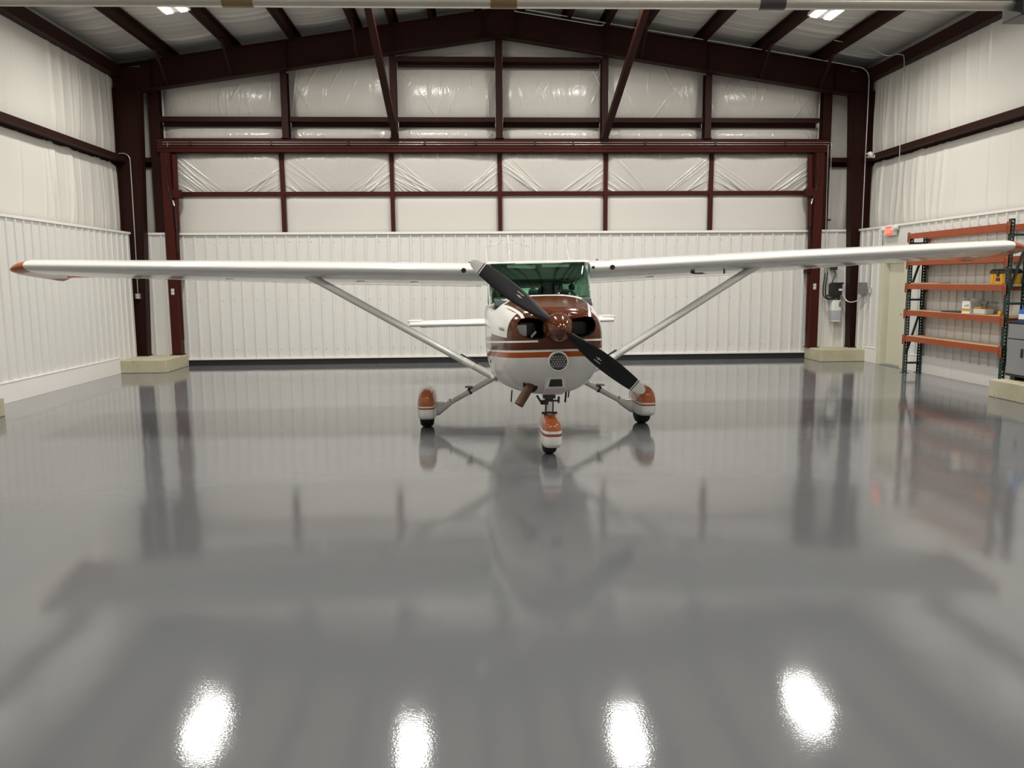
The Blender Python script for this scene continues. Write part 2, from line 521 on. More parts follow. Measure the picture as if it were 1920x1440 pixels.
for x0, x1, sx0, sx1 in ((-6.27, -6.06, -6.62, -6.03), (7.28, 7.46, 7.26, 8.0)):
    zt = rafbot((x0 + x1) / 2) + 0.3
    mb = MB()
    mb.box(x0, x1, 16.62, 16.632, 0.245, zt); mb.box(x0, x1, 16.78, 16.79, 0.245, zt); mb.box((x0 + x1) / 2 - .006, (x0 + x1) / 2 + .006, 16.63, 16.78, 0.245, zt)
    part('corner_post', mb, M_steel, wb)
    panel(wb, M_vinyl, (sx0, 16.88, 2.60), (1, 0, 0), (0, 0, 1), (0, -1, 0), sx1 - sx0, 1.45, 0.04, 'side', 300 + int(x0), 50, 30)
    panel(wb, M_vinyl, (sx0, 16.88, 4.05), (1, 0, 0), (0, 0, 1), (0, -1, 0), sx1 - sx0, 1.50, 0.04, 'side', 310 + int(x0), 50, 30)
    mb = MB(); zgirt(mb, sx0, x0 if x0 < 0 else sx1, 16.66, 0.15, 4.08, 0.085); part('girt', mb, M_steel, wb)
# narrow liner sheets between portal column and door jamb
for x0, x1 in ((-6.50, -6.035), (7.275, 7.92)):
    nn = 2 if x0 < 0 else 3
    mb = MB(); pr = [p for p in rib_profile(nn, 0.55 if x0 < 0 else 0.62) if p[0] < (x1 - x0) - .01] + [(x1 - x0, 0)]
    N = len(pr)
    mb.add([(x0 + u, 16.56 - d, 0.245) for u, d in pr] + [(x0 + u, 16.56 - d, ZL) for u, d in pr], [(k, k + 1, N + k + 1, N + k) for k in range(N - 1)])
    part('liner_sheet', mb, M_liner, wb)
    mb = MB(); mb.box(x0, x1, 16.525, 16.60, ZL - .012, ZL + .03)
    if x0 < 0: mb.box(x1 - .03, x1 + .004, 16.525, 16.60, .245, ZL)
    else: mb.box(x0 - .004, x0 + .03, 16.525, 16.60, .245, ZL)
    part('liner_cap', mb, M_trim, wb)

# ------------------------------------------------------------------ hangar door
d1 = empty('door_1', (XC, YB, 0), 'wide hydraulic hangar door of red tubes, white insulation and ribbed liner', 'hangar door', kind='structure')
DV = [-5.93, -3.757, -1.556, 0.636, 2.817, 5.02, 7.17]
DX0, DX1 = -5.95, 7.20
for i in range(6):
    a, b = DV[i], DV[i + 1]
    panel(d1, M_vinyl, (a, 16.83, 3.44), (1, 0, 0), (0, 0, 1), (0, -1, 0), b - a, 0.86, 0.19, 'door', 400 + i, 230, 90, edge=5, sag=True)
    panel(d1, M_vinyl_flat, (a, 16.84, 2.58), (1, 0, 0), (0, 0, 1), (0, -1, 0), b - a, 0.88, 0.05, 'flat', 420 + i, 60, 30, edge=8)
for x in DV[1:-1]:
    mb = MB(); mb.box(x - 0.04, x + 0.04, 16.73, 16.83, ZL, 4.30); part('vertical_tube', mb, M_doorsteel, d1, bevel=.004)
for x in (DX0 + .03, DX1 - .03):
    mb = MB(); mb.box(x - 0.05, x + 0.05, 16.72, 16.84, 0.14, 4.30); part('end_tube', mb, M_doorsteel, d1, bevel=.004)
for i in range(6):
    mb = MB(); mb.box(DV[i] + .04, DV[i + 1] - .04, 16.735, 16.83, 3.425, 3.505); part('cross_tube', mb, M_doorsteel, d1, bevel=.004)
mb = MB(); mb.box(DX0, DX1, 16.72, 16.86, 4.26, 4.36); part('top_tube', mb, M_doorsteel, d1)
LM = liner_mesh('door_liner', 4, 0.15, ZL)
x = DX0 + 0.06; k = 0
while x < DX1 - 0.1:
    n = min(4, int(round((DX1 - 0.03 - x) / RIB)))
    if n <= 0: break
    me = LM if n == 4 else liner_mesh('door_liner_end', n, 0.15, ZL)
    inst('liner_sheet', me, d1, (x, 16.715, 0)); x += n * RIB
mb = MB(); mb.box(DX0, DX1, 16.66, 16.72, ZL - .01, ZL + .035); part('liner_cap', mb, M_trim, d1)
mb = MB(); mb.box(DX0 + .05, DX1 - .05, 16.675, 16.73, 0.118, 0.150); part('bottom_trim', mb, M_trim, d1)
mb = MB(); mb.box(DX0 + .05, DX1 - .05, 16.70, 16.80, 0.001, 0.118); part('bottom_seal', mb, M_rubber, d1)
# the door surround
tr = empty('trim_1', (XC, 16.4, 0), 'dark red steel header and jambs framing the hangar door', 'door frame', kind='structure')
mb = MB(); mb.box(-6.12, 7.38, 16.54, 16.555, 4.242, 4.518); mb.box(-6.12, 7.38, 16.54, 16.72, 4.503, 4.518); mb.box(-6.12, 7.38, 16.54, 16.62, 4.242, 4.257); mb.box(-6.12, 7.38, 16.525, 16.55, 4.32, 4.355)
part('header_beam', mb, M_doorsteel, tr, bevel=.003)
for x0, x1 in ((-6.03, -5.85), (7.09, 7.27)):
    mb = MB(); mb.box(x0, x1, 16.44, 16.64, 0.25, 4.232); mb.box(x0 - .03, x1 + .03, 16.41, 16.66, 0.245, 0.26)
    part('jamb', mb, M_doorsteel, tr, bevel=.004)
# hydraulic door rams
for side, (xa, xb, lab) in enumerate(((-5.79, -5.83, 'red hydraulic door ram with hose on the jamb near the outlet box'), (7.00, 7.07, 'red hydraulic door ram with hose on the jamb near the hydraulic pump'))):
    e = empty('hydraulic_ram', (xb, 16.5, 2.0), lab, 'hydraulic ram', 'hydraulic rams of the hangar door')
    s = 1 if side == 0 else -1
    mb = MB(); mb.tube([(xa, 16.52, 4.2), (xb, 16.55, 2.75)], 0.058, 14); part('cylinder', mb, M_doorsteel, e, smooth=50)
    mb = MB(); mb.tube([(xb, 16.55, 2.76), (xb - .03 * s, 16.58, 0.55)], 0.036, 12); part('rod', mb, M_doorsteel, e, smooth=50)
    mb = MB(); mb.box(xa - .07, xa + .09, 16.45, 16.62, 3.36, 3.52); part('clevis_bracket', mb, M_doorsteel, e, bevel=.005)
    mb = MB(); mb.tube(smoothpath([(xa - .10 * s, 16.42, 4.18), (xa - .13 * s, 16.40, 3.8), (xa - .09 * s, 16.40, 3.45), (xa - .02 * s, 16.42, 3.2), (xa + .0 * s, 16.43, 2.9), (xb + .02 * s, 16.46, 2.3)]), 0.012, 6); part('hose', mb, M_black, e, smooth=60)
    mb = MB(); mb.tube([(xa - .03 * s, 16.40, 3.30), (xa - .01 * s, 16.40, 3.20)], 0.02, 8); part('fitting', mb, M_chrome, e, smooth=50)
    mb = MB(); mb.box(xb - .06, xb + .06, 16.5, 16.66, 1.80, 1.90); part('foot_bracket', mb, M_steel, e)

# ------------------------------------------------------------------ side walls
BAYS = ((YF + .1, NY - .12), (NY + .12, MY - .12), (MY + .12, 16.55))
LSM = liner_mesh('side_liner', 4, 0.0, ZL, True)
for nm, xw, s, lab in (('wall_left', XL, -1, 'left hangar wall of wrinkled white insulation over ribbed white liner'), ('wall_right', XR, 1, 'right hangar wall of wrinkled white insulation over ribbed white liner')):
    wl = empty(nm, (xw, 8, 0), lab, 'wall', kind='structure')
    mb = MB(); mb.box(min(xw + s * .30, xw + s * .36), max(xw + s * .30, xw + s * .36), YF, 17.1, 0, 6.13); part('outer_skin', mb, M_soffit, wl)
    for bi, (ya, yb) in enumerate(BAYS):
        for li, (za, zb, gz) in enumerate(((ZL - .05, 4.05, 0), (4.02, 5.80, 0))):
            L = yb - ya; nu = int(L / 0.022)
            panel(wl, M_vinyl_side, (xw + s * .215, ya, za), (0, 1, 0), (0, 0, 1), (-s, 0, 0), L, zb - za, 0.06, 'side', 500 + bi * 10 + li + (50 if s > 0 else 0), nu, 24, edge=6)
    mb = MB(); zgirt_y(mb, YF + .05, 16.6, xw, s, 0.19, 4.035, 0.105); part('girt', mb, M_steel, wl)
    # eave strut
    mb = MB(); mb.prism([(xw, 5.62), (xw + s * .20, 5.62), (xw + s * .20, 5.63), (xw + s * .01, 5.63), (xw + s * .01, 5.83), (xw + s * .2, 5.83), (xw + s * .2, 5.84), (xw, 5.84)], 'Y', YF + .05, 16.9); part('eave_strut', mb, M_steel, wl)
    # liner sheets
    y = 16.28 if s < 0 else 16.36
    door_gap = (14.45, 15.40) if s > 0 else None
    segs = [(YF + .05, y)] if s < 0 else [(15.42, y), (YF + .05, 14.42)]
    z_low = 0.26
    for (ya, yb) in segs:
        q = yb
        while q > ya + 0.1:
            n = min(4, max(1, int(round((q - ya) / RIB))))
            me = LSM if n == 4 else liner_mesh('side_liner_short', n, 0.0, ZL)
            # local +X runs along -Y on the left wall (ribs toward +X) and +Y on the right wall
            if s < 0: inst('liner_sheet', me, wl, (xw, q - n * RIB, 0), (0, 0, math.pi / 2))
            else: inst('liner_sheet', me, wl, (xw, q, 0), (0, 0, -math.pi / 2))
            q -= n * RIB
    if s > 0:
        # above the side door
        mb = MB(); mb.box(xw, xw + .02, 14.42, 15.42, 2.13, ZL); part('liner_sheet', mb, M_liner, wl)
    mb = MB(); xa, xb = sorted((xw - s * .03, xw + s * .10)); mb.box(xa, xb, YF + .05, (16.29 if s < 0 else 16.37), ZL - .012, ZL + .028); part('liner_cap', mb, M_trim, wl)

# wall behind the camera
wf = empty('wall_front', (XC, YF, 0), 'plain white insulated end wall behind the photographer', 'wall', kind='structure')
mb = MB(); mb.prism([(XL - 0.38, 0), (XR + 0.38, 0), (XR + 0.38, z_roof(XR + .38) + .13), (XC, z_roof(XC) + .13), (XL - 0.38, z_roof(XL - .38) + .13)], 'Y', YF - .15, YF)
part('wall_skin', mb, M_liner, wf)

# ------------------------------------------------------------------ baseboards
for nm, xw, s, segs, lab in (('baseboard_left', XL, -1, ((10.58, 13.6), (13.605, 15.42), (YF, 9.45)), 'white baseboard along the foot of the left wall'),
                             ('baseboard_right', XR, 1, ((10.98, 12.9), (12.905, 14.40), (15.42, 15.93), (YF, 9.45)), 'white baseboard along the foot of the right wall')):
    e = empty(nm, (xw, 12, 0), lab, 'baseboard', kind='structure')
    for a, b in segs:
        mb = MB(); x0, x1 = sorted((xw - s * .035, xw + s * .01)); mb.box(x0, x1, a, b, 0.0, 0.285)
        x0, x1 = sorted((xw - s * .042, xw + s * .01)); mb.box(x0, x1, a, b, 0.285, 0.303)
        part('board', mb, M_trim, e, bevel=.003)

# ------------------------------------------------------------------ side door in the right wall
d2 = empty('door_2', (XR, 14.9, 0), 'cream side door set in the right wall beside the orange rack', 'door', kind='structure')
mb = MB()
mb.box(XR - .03, XR + .16, 15.28, 15.42, 0, 2.13); part('frame_post', mb, M_cream, d2, bevel=.004)
mb = MB(); mb.box(XR - .03, XR + .16, 14.42, 14.54, 0, 2.13); part('frame_post', mb, M_cream, d2, bevel=.004)
mb = MB(); mb.box(XR - .03, XR + .16, 14.42, 15.42, 2.05, 2.14); part('frame_head', mb, M_cream, d2, bevel=.004)
mb = MB(); mb.box(XR + .10, XR + .145, 14.54, 15.28, 0.015, 2.05); part('door_leaf', mb, M_cream, d2, bevel=.003)
mb = MB(); mb.tube([(XR + .10, 14.62, 1.0), (XR + .05, 14.62, 1.0), (XR + .045, 14.72, 1.0)], 0.012, 8); part('handle', mb, M_chrome, d2, smooth=60)
mb = MB(); mb.box(XR - .03, XR + .1, 14.54, 15.28, 0.0, 0.012); part('threshold', mb, M_grey, d2)

# ------------------------------------------------------------------ ceiling, purlins
ce = empty('ceiling', (XC, 8, 6.9), 'sloping ceiling of sagging white insulation between dark red purlins', 'ceiling', kind='structure')
PD = [0.42, 1.32, 2.08, 2.79, 4.01, 5.20, 6.42]
PXS = sorted([XC - d for d in PD] + [XC + d for d in PD])
mb = MB()
mb.prism([(XL - .4, z_roof(XL - .4) + .12), (XC, z_roof(XC) + .12), (XR + .4, z_roof(XR + .4) + .12), (XR + .4, z_roof(XR + .4) + .16), (XC, z_roof(XC) + .16), (XL - .4, z_roof(XL - .4) + .16)], 'Y', YF - .2, 17.15)
part('roof_skin', mb, M_soffit, ce)
bx = [XL - .25] + PXS + [XR + .25]
for i in range(len(bx) - 1):
    a, b = bx[i], bx[i + 1]
    if a < XC < b:
        for (p, q) in ((a, XC), (XC, b)):
            panel(ce, M_vinyl_roof, (p, YF, z_roof(p) + .02), (0, 1, 0), np.array(((q - p), 0, z_roof(q) - z_roof(p))) / math.hypot(q - p, z_roof(q) - z_roof(p)), (0, 0, -1), 16.95 - YF, math.hypot(q - p, z_roof(q) - z_roof(p)), 0.02, 'roof', 700 + i, 300, 10)
        continue
    L = math.hypot(b - a, z_roof(b) - z_roof(a))
    for (ya, yb) in ((YF, 7.0), (7.0, 16.95)):
        panel(ce, M_vinyl_roof, (a, ya, z_roof(a) + .02), (0, 1, 0), np.array((b - a, 0, z_roof(b) - z_roof(a))) / L, (0, 0, -1), yb - ya, L, 0.055, 'roof', 720 + i + int(ya), int((yb - ya) / .03), 16, edge=3)
for x in PXS:
    z = z_raf(x); s = 1 if x > XC else -1
    mb = MB()
    mb.prism([(x, z), (x + s * .075, z), (x + s * .075, z + .008), (x + .004, z + .008), (x + .004, z + .20), (x - s * .07, z + .20), (x - s * .07, z + .208), (x - .004, z + .208), (x - .004, z + .0)], 'Y', YF + .02, 16.95)
    part('purlin', mb, M_steel, ce)

# ------------------------------------------------------------------ portal frames
def portal(name, fy, label, group):
    e = empty(name, (XC, fy, 0.245), label, 'steel frame', group, 'structure')
    for s, xo, xi0, xi1 in ((-1, -6.82, -6.47, -6.30), (1, 8.20, 7.91, 7.72)):
        mb = MB(); z0, z1 = 0.245, 5.42
        t = .014
        for (a0, a1, b0, b1) in ((xo, xo, xo - s * t, xo - s * t), (xi0, xi1, xi0 + s * t, xi1 + s * t)):
            vs = []
            for (xa, xb, z) in ((a0, b0, z0), (a1, b1, z1)):
                vs += [(xa, fy - .1, z), (xb, fy - .1, z), (xb, fy + .1, z), (xa, fy + .1, z)]
            mb.add(vs, [(0, 1, 2, 3), (4, 7, 6, 5), (0, 4, 5, 1), (1, 5, 6, 2), (2, 6, 7, 3), (3, 7, 4, 0)])
        mb.add([(xo, fy - .006, z0), (xi0, fy - .006, z0), (xi1, fy - .006, z1), (xo, fy - .006, z1), (xo, fy + .006, z0), (xi0, fy + .006, z0), (xi1, fy + .006, z1), (xo, fy + .006, z1)],
               [(0, 1, 2, 3), (7, 6, 5, 4), (0, 4, 5, 1), (2, 6, 7, 3)])
        # knee
        mb.box(min(xo, xi1), max(xo, xi1), fy - .006, fy + .006, z1, z_raf(xo) - .01)
        mb.box(min(xo, xi1), max(xo, xi1), fy - .1, fy + .1, z1 - .012, z1 + .004)
        xa, xb = sorted((xi0 - s * .02, xo)); mb.box(xa, xb, fy - .13, fy + .13, z0, z0 + .016)
        part('column', mb, M_steel, e)
        # rafter half
        mb = MB(); x0 = xi1; D = 0.545
        pts = [x0, XC]
        for zo0, zo1, hw in ((0, -.015, .1), (-D + .015, -D, .1), (-.01, -D + .01, .006)):
            vs = []
            for x in pts:
                zz = z_raf(x) if True else 0
                vs += [(x, fy - hw, zz + zo0), (x, fy + hw, zz + zo0), (x, fy + hw, zz + zo1), (x, fy - hw, zz + zo1)]
            mb.add(vs, [(0, 1, 2, 3), (4, 7, 6, 5), (0, 4, 5, 1), (1, 5, 6, 2), (2, 6, 7, 3), (3, 7, 4, 0)])
        # top flange over the knee
        mb.add([(xo, fy - .1, z_raf(xo)), (x0, fy - .1, z_raf(x0)), (x0, fy + .1, z_raf(x0)), (xo, fy + .1, z_raf(xo)),
                (xo, fy - .1, z_raf(xo) - .015), (x0, fy - .1, z_raf(x0) - .015), (x0, fy + .1, z_raf(x0) - .015), (xo, fy + .1, z_raf(xo) - .015)],
               [(0, 1, 2, 3), (7, 6, 5, 4), (0, 4, 5, 1), (1, 5, 6, 2), (2, 6, 7, 3), (3, 7, 4, 0)])
        for dx in (0.32, 2.06, 4.15, 6.75):
            x = XC + s * dx
            mb.box(x - .006, x + .006, fy - .095, fy + .095, z_raf(x) - D, z_raf(x))
        part('rafter', mb, M_steel, e)
        for dx in (2.79, 5.20, 6.42):
            x = XC + s * dx
            mb = MB(); mb.bar((x, fy - .62, z_raf(x) + .02), (x, fy - .03, z_raf(x) - .52), 0.05, 0.05); part('flange_brace', mb, M_steel, e)
    return e
portal('portal_frame', FY, 'dark red steel portal frame standing just before the hangar door', None)
portal('portal_frame', MY, 'dark red steel portal frame on the nearer concrete plinths, mostly out of frame', None)

# diagonal braces from the door header up to the roof
for (p, q, lab) in (((-1.43, 16.44, 4.51), (-1.685, 13.60, 6.64), 'dark red diagonal roof brace rising to the left of the ridge'),
                    ((2.73, 16.44, 4.51), (3.12, 13.70, 6.62), 'dark red diagonal roof brace rising to the right of the ridge')):
    mb = MB(); mb.bar(p, q, 0.125, 0.10)
    solo('steel_brace', mb, M_steel, lab, 'brace', 'diagonal braces over the door header', bevel=.004)

# ------------------------------------------------------------------ concrete plinths
def plinth(x0, x1, y0, y1, lab, skew=0):
    mb = MB(); mb.prism([(x0, y0), (x1, y0 + skew), (x1, y1), (x0, y1)], 'Z', 0.0, 0.245)
    solo('concrete_plinth', mb, M_concrete, lab, 'plinth', 'concrete column plinths', bevel=.012)
plinth(XL, -5.79, 15.43, 16.68, 'low concrete plinth under the far left column and door jamb')
plinth(7.10, XR, 15.86, 16.68, 'low concrete plinth under the far right column and door jamb')
plinth(7.35, XR, 9.5, 10.93, 'low concrete plinth under the grey cabinet beside the rack')
plinth(XL, -6.02, 9.5, 10.53, 'low concrete plinth cut off by the left picture edge')

# ------------------------------------------------------------------ LED fixtures
fx_mesh = {}
def fixture(x, y, lab, grp, gain):
    z = z_raf(x) - 0.05
    sl = -0.15 if x > XC else 0.15
    e = empty('ceiling_light', (x, y, z), lab, 'light', grp)
    e.rotation_euler = (0, -math.atan(sl), 0)
    if not fx_mesh:
        mb = MB(); mb.box(-.22, .22, -.62, .62, .02, .075); mb.box(-.05, .05, -.5, .5, .075, .13); fx_mesh['housing'] = mb.mesh('light_housing', M_whiteplastic)
        mb = MB(); mb.box(-.055, .055, -.59, .59, .0, .022); fx_mesh['tube'] = mb.mesh('led_strip', M_led)
        mb = MB(); mb.tube([(0, 0, .12), (0, 0, .36)], .006, 6); fx_mesh['hanger'] = mb.mesh('light_hanger', M_galv)
    link('housing', fx_mesh['housing'], e)
    for dy in (-.4, .4): link('hanger', fx_mesh['hanger'], e, (0, dy, 0))
    for dx in (-.12, .12):
        link('led_strip', fx_mesh['tube'], e, (dx, 0, 0))
        la = bpy.data.lights.new('led_lamp', 'AREA'); la.shape = 'RECTANGLE'; la.size = .11; la.size_y = 1.18
        la.energy = LAMP_WATTS * gain; la.color = LED_COLOR; la.spread = LAMP_SPREAD
        link('led_lamp', la, e, (dx, 0, -.004))
for yi, y in enumerate(LIGHT_Y):
    for xi, x in enumerate(LIGHT_X):
        if yi == 0 and xi == 0: lab = 'glaring twin strip light under the ceiling on the left'
        elif yi == 0 and xi == 3: lab = 'glaring twin strip light under the ceiling on the right'
        elif yi == 0: lab = 'hidden strip light whose %s reflection glares at the bottom edge of the floor' % ('left of centre' if xi == 1 else 'right of centre')
        else: lab = 'twin strip light fixed to the ceiling outside the picture'
        fixture(x, y, lab, 'twin strip ceiling lights', ROW_GAIN[yi])

# ------------------------------------------------------------------ radiant heater tube along the top of the picture
e = empty('radiant_heater_tube', (0.5, 7.0, 3.9), 'pale metal heater tube with brown sleeves running across the top edge', 'heater tube')
tz = lambda x: 3.912 + (x + 3.76) * (3.951 - 3.912) / 8.48 + .052
mb = MB(); mb.tube([(-5.2, 7, tz(-5.2)), (4.70, 7, tz(4.70))], 0.052, 24); part('tube', mb, M_heater, e, smooth=60)
for x0, x1, m in ((-1.99, -1.74, M_tape), (0.20, 0.42, M_tape), (2.47, 2.69, M_darksleeve)):
    mb = MB(); mb.tube([(x0, 7, tz(x0)), (x1, 7, tz(x1))], 0.0555, 24); part('coupling_sleeve', mb, m, e, smooth=60)
mb = MB(); mb.box(4.68, 4.95, 6.86, 7.12, tz(4.8) - .13, tz(4.8) + .16); part('burner_box', mb, M_black, e, bevel=.01)
mb = MB(); mb.add([(-5.2, 6.86, tz(-5.2) + .055), (4.66, 6.86, tz(4.66) + .055), (4.66, 7.0, tz(4.66) + .12), (-5.2, 7.0, tz(-5.2) + .12), (4.66, 7.14, tz(4.66) + .055), (-5.2, 7.14, tz(-5.2) + .055)], [(0, 1, 2, 3), (3, 2, 4, 5)]); part('reflector', mb, M_heater, e)
for x in (-5.0, -1.5, 1.5, 4.5):
    mb = MB(); mb.tube([(x, 7, tz(x) + .11), (x, 7, z_roof(x) - .02)], .006, 6); part('hanger_rod', mb, M_galv, e)

# ================================================================== aircraft
# local frame: x to the picture's right, y toward the tail, z up, origin on the floor between the main wheels
AX, AY, ATH, AROLL = 0.742, 9.33, 0.0087, 0.0144
plane = empty('light_aircraft', (AX, AY, 0), 'white high-wing propeller aircraft with brown nose and orange trim', 'aircraft')
plane.rotation_euler = (0, 0, ATH)
CR, SR = math.cos(AROLL), math.sin(AROLL)
def rl(p):                                   # body frame -> level frame
    return (p[0] * CR - p[2] * SR, p[1], p[0] * SR + p[2] * CR)
def apart(name, mb, mats, parent=plane, smooth=40, level=False, bevel=0, label=None):
    o = part(name, mb, mats, parent, smooth=smooth, local=True, bevel=bevel, label=label)
    if parent is plane and not level: o.rotation_euler = (0, -AROLL, 0)
    return o

def sup(y, wd, zb, zt, zc, nu=3.0, nl=2.5, n=64, xc=0.0):
    ring = []
    for k in range(n):
        t = 2 * math.pi * k / n
        c, s = math.cos(t), math.sin(t)
        ex = nu if s >= 0 else nl
        h = (zt - zc) if s >= 0 else (zc - zb)
        ring.append((xc + wd * math.copysign(abs(c) ** (2 / ex), c), y, zc + h * math.copysign(abs(s) ** (2 / ex), s)))
    return ring

BROWN, WHITE, ORANGE = (0.080, 0.0190, 0.0052), (0.72, 0.71, 0.68), (0.37, 0.075, 0.014)
def paint_mat(kind):
    m, t, b = newmat('aircraft_paint_' + kind)
    sx = t.nodes.new('ShaderNodeSeparateXYZ'); t.links.new(coords(t), sx.inputs[0])
    x, y, z = (X(t, sx.outputs[i]) for i in range(3))
    zz = z + (y + 2.1) * 0.07
    if kind == 'cowl':
        ax = (x + (y + 1.43) * 0.023).abs()
        col = mixc(t, zz > 1.051, WHITE, BROWN)
        col = mixc(t, zz.band(1.058 - .017, 1.060), col, WHITE)
        col = mixc(t, zz.band(0.992, 1.041), col, ORANGE)
        line = zz.band(1.128, 1.145) * (ax > (0.175))
        col = mixc(t, line, col, WHITE)
        side = (y > -2.09) * (z > 1.172) * (z < ((y + 1.45) * 0.098 + 1.452)) * (ax > 0.30)
        col = mixc(t, side, col, WHITE)
        st = ((ax - ((y + 1.45) * 0.16 + 0.425)).abs() < 0.012) * (z > 1.34)
        col = mixc(t, st, col, WHITE)
        col = mixc(t, (y > -1.475) * (z > 1.30), col, WHITE)
    else:
        col = mixc(t, zz.band(1.06, 1.19), WHITE, BROWN)
        col = mixc(t, zz.band(1.128, 1.145), col, WHITE)
        col = mixc(t, zz.band(0.992, 1.041), col, ORANGE)
    t.links.new(col, b.inputs['Base Color'])
    b.inputs['Roughness'].default_value = 0.16
    b.inputs['Specular IOR Level'].default_value = 0.3
    return m
M_cowl, M_fus = paint_mat('cowl'), paint_mat('body')
def pant_mat(name, a, bb, c):
    m, t, b = newmat(name)
    sx = t.nodes.new('ShaderNodeSeparateXYZ'); t.links.new(coords(t), sx.inputs[0]); z = X(t, sx.outputs[2])
    nz = noise(t, coords(t), 12, 3)
    og = mixc(t, nz, (0.28, 0.06, 0.010), (0.46, 0.115, 0.022))
    col = mixc(t, z > a, WHITE, og)
    col = mixc(t, z.band(c, bb), col, (0.26, 0.05, 0.018))
    t.links.new(col, b.inputs['Base Color']); b.inputs['Roughness'].default_value = 0.22
    b.inputs['Coat Weight'].default_value = 0.5
    return m

# ---- cowling with cut air intakes
ST = [(-2.305, .19, 1.10, 1.36), (-2.29, .29, .99, 1.395), (-2.255, .355, .905, 1.415), (-2.19, .402, .825, 1.435), (-2.09, .436, .745, 1.452),
      (-1.95, .464, .665, 1.475), (-1.8, .488, .61, 1.497), (-1.6, .516, .578, 1.52), (-1.43, .536, .567, 1.537)]
mb = MB(); mb.loft([sup(y, wd, zb, zt, 1.12 if zb < 1.05 else 1.2, xc=.02 * (-1.43 - y) / .87) for y, wd, zb, zt in ST])
IN_L = [(-.352, 1.27), (-.345, 1.315), (-.315, 1.350), (-.26, 1.360), (-.10, 1.338), (-.10, 1.19), (-.135, 1.168), (-.22, 1.170), (-.29, 1.185), (-.335, 1.225)]
cowl = apart('cowling', mb, [M_cowl, M_void], smooth=35)
tmp = []
for s in (1, -1):
    c = MB(); c.prism([(s * a + .02, b) for a, b in IN_L], 'Y', -2.6, -1.86)
    o = link('intake_cutter', c.mesh('intake_cutter', M_void)); o.rotation_euler = (0, -AROLL, 0); o.parent = plane
    mod = cowl.modifiers.new('cut', 'BOOLEAN'); mod.operation = 'DIFFERENCE'; mod.object = o; mod.solver = 'EXACT'
    mod.material_mode = 'TRANSFER'; tmp.append(o)
bpy.context.view_layer.update()
_me = bpy.data.meshes.new_from_object(cowl.evaluated_get(bpy.context.evaluated_depsgraph_get()))
cowl.modifiers.clear(); cowl.data = _me; _me.set_sharp_from_angle(angle=math.radians(35))
for o in tmp: bpy.data.objects.remove(o)
# engine fins and baffles seen in the intakes
for s in (1, -1):
    mb = MB()
    for k in range(9): mb.box(s * .235 - .085, s * .235 + .085, -2.02, -1.90, 1.185 + k * .012, 1.191 + k * .012)
    mb.box(s * .235 - .06, s * .235 + .06, -2.0, -1.89, 1.18, 1.30)
    apart('engine_cylinder', mb, M_darkmetal, cowl, smooth=0)
mb = MB(); mb.box(-.345, -.235, -2.05, -2.04, 1.17, 1.285); mb.bar((-.20, -2.1, 1.175), (-.155, -2.1, 1.225), .03, .02); apart('baffle_plate', mb, M_galv, cowl, smooth=0)
# landing light
mb = MB(); mb.lathe([(-2.325, .075), (-2.335, .085), (-2.325, .092), (-2.25, .094), (-2.25, .07)], (.020, 0, .968), 'Y', 32); ring_o = apart('landing_light', mb, M_plane_white, smooth=50)
mb = MB(); mb.lathe([(-2.331, .076), (-2.30, .076)], (.020, 0, .968), 'Y', 32); apart('lens', mb, M_darkmetal, ring_o, smooth=50)
mb = MB()
for i in range(-3, 4):
    for j in range(-3, 4):
        px, pz = i * .024 + (j % 2) * .012, j * .021
        if px * px + pz * pz < .064 ** 2: mb.lathe([(-2.3345, .007), (-2.3335, .0085), (-2.330, .0085)], (.020 + px, 0, .968 + pz), 'Y', 8)
apart('led_cell', mb, M_grey, ring_o, smooth=50)
# carburettor scoop
mb = MB()
mb.prism([(-2.20, .862), (-2.06, .862), (-1.86, .628), (-1.93, .618), (-2.10, .70)], 'X', -.082, .108)
sc = apart('air_scoop', mb, M_plane_white, smooth=0, bevel=.006)
mb = MB(); mb.add([(-.048, -2.186, .838), (.076, -2.186, .838), (.098, -2.112, .712), (-.070, -2.112, .712), (-.048, -2.15, .838), (.076, -2.15, .838), (.098, -2.08, .712), (-.070, -2.08, .712)], [(0, 1, 2, 3), (4, 7, 6, 5), (0, 4, 5, 1), (1, 5, 6, 2), (2, 6, 7, 3), (3, 7, 4, 0)])
apart('scoop_lip', mb, M_whiteplastic, sc, smooth=0)
mb = MB(); mb.add([(-.034, -2.162, .79), (.068, -2.162, .79), (.080, -2.119, .718), (-.050, -2.119, .718), (-.034, -2.10, .79), (.068, -2.10, .79), (.080, -2.06, .718), (-.050, -2.06, .718)], [(0, 1, 2, 3), (4, 7, 6, 5), (0, 4, 5, 1), (1, 5, 6, 2), (2, 6, 7, 3), (3, 7, 4, 0)])
apart('filter_screen', mb, M_black, sc, smooth=0)
# exhaust
mb = MB(); mb.tube([(-.205, -2.005, .735), (-.198, -1.93, .71)], .07, 24); ex0 = apart('exhaust_hole', mb, M_void, smooth=50)
mb = MB(); mb.tube([(-.19, -1.92, .765), (-.205, -2.0, .72), (-.322, -2.05, .548)], [.043, .043, .043], 24, cap=False); mb.tube([(-.322, -2.05, .548), (-.205, -2.0, .72)], [.038, .038], 24, cap=False); apart('exhaust_pipe', mb, M_rust, smooth=50)
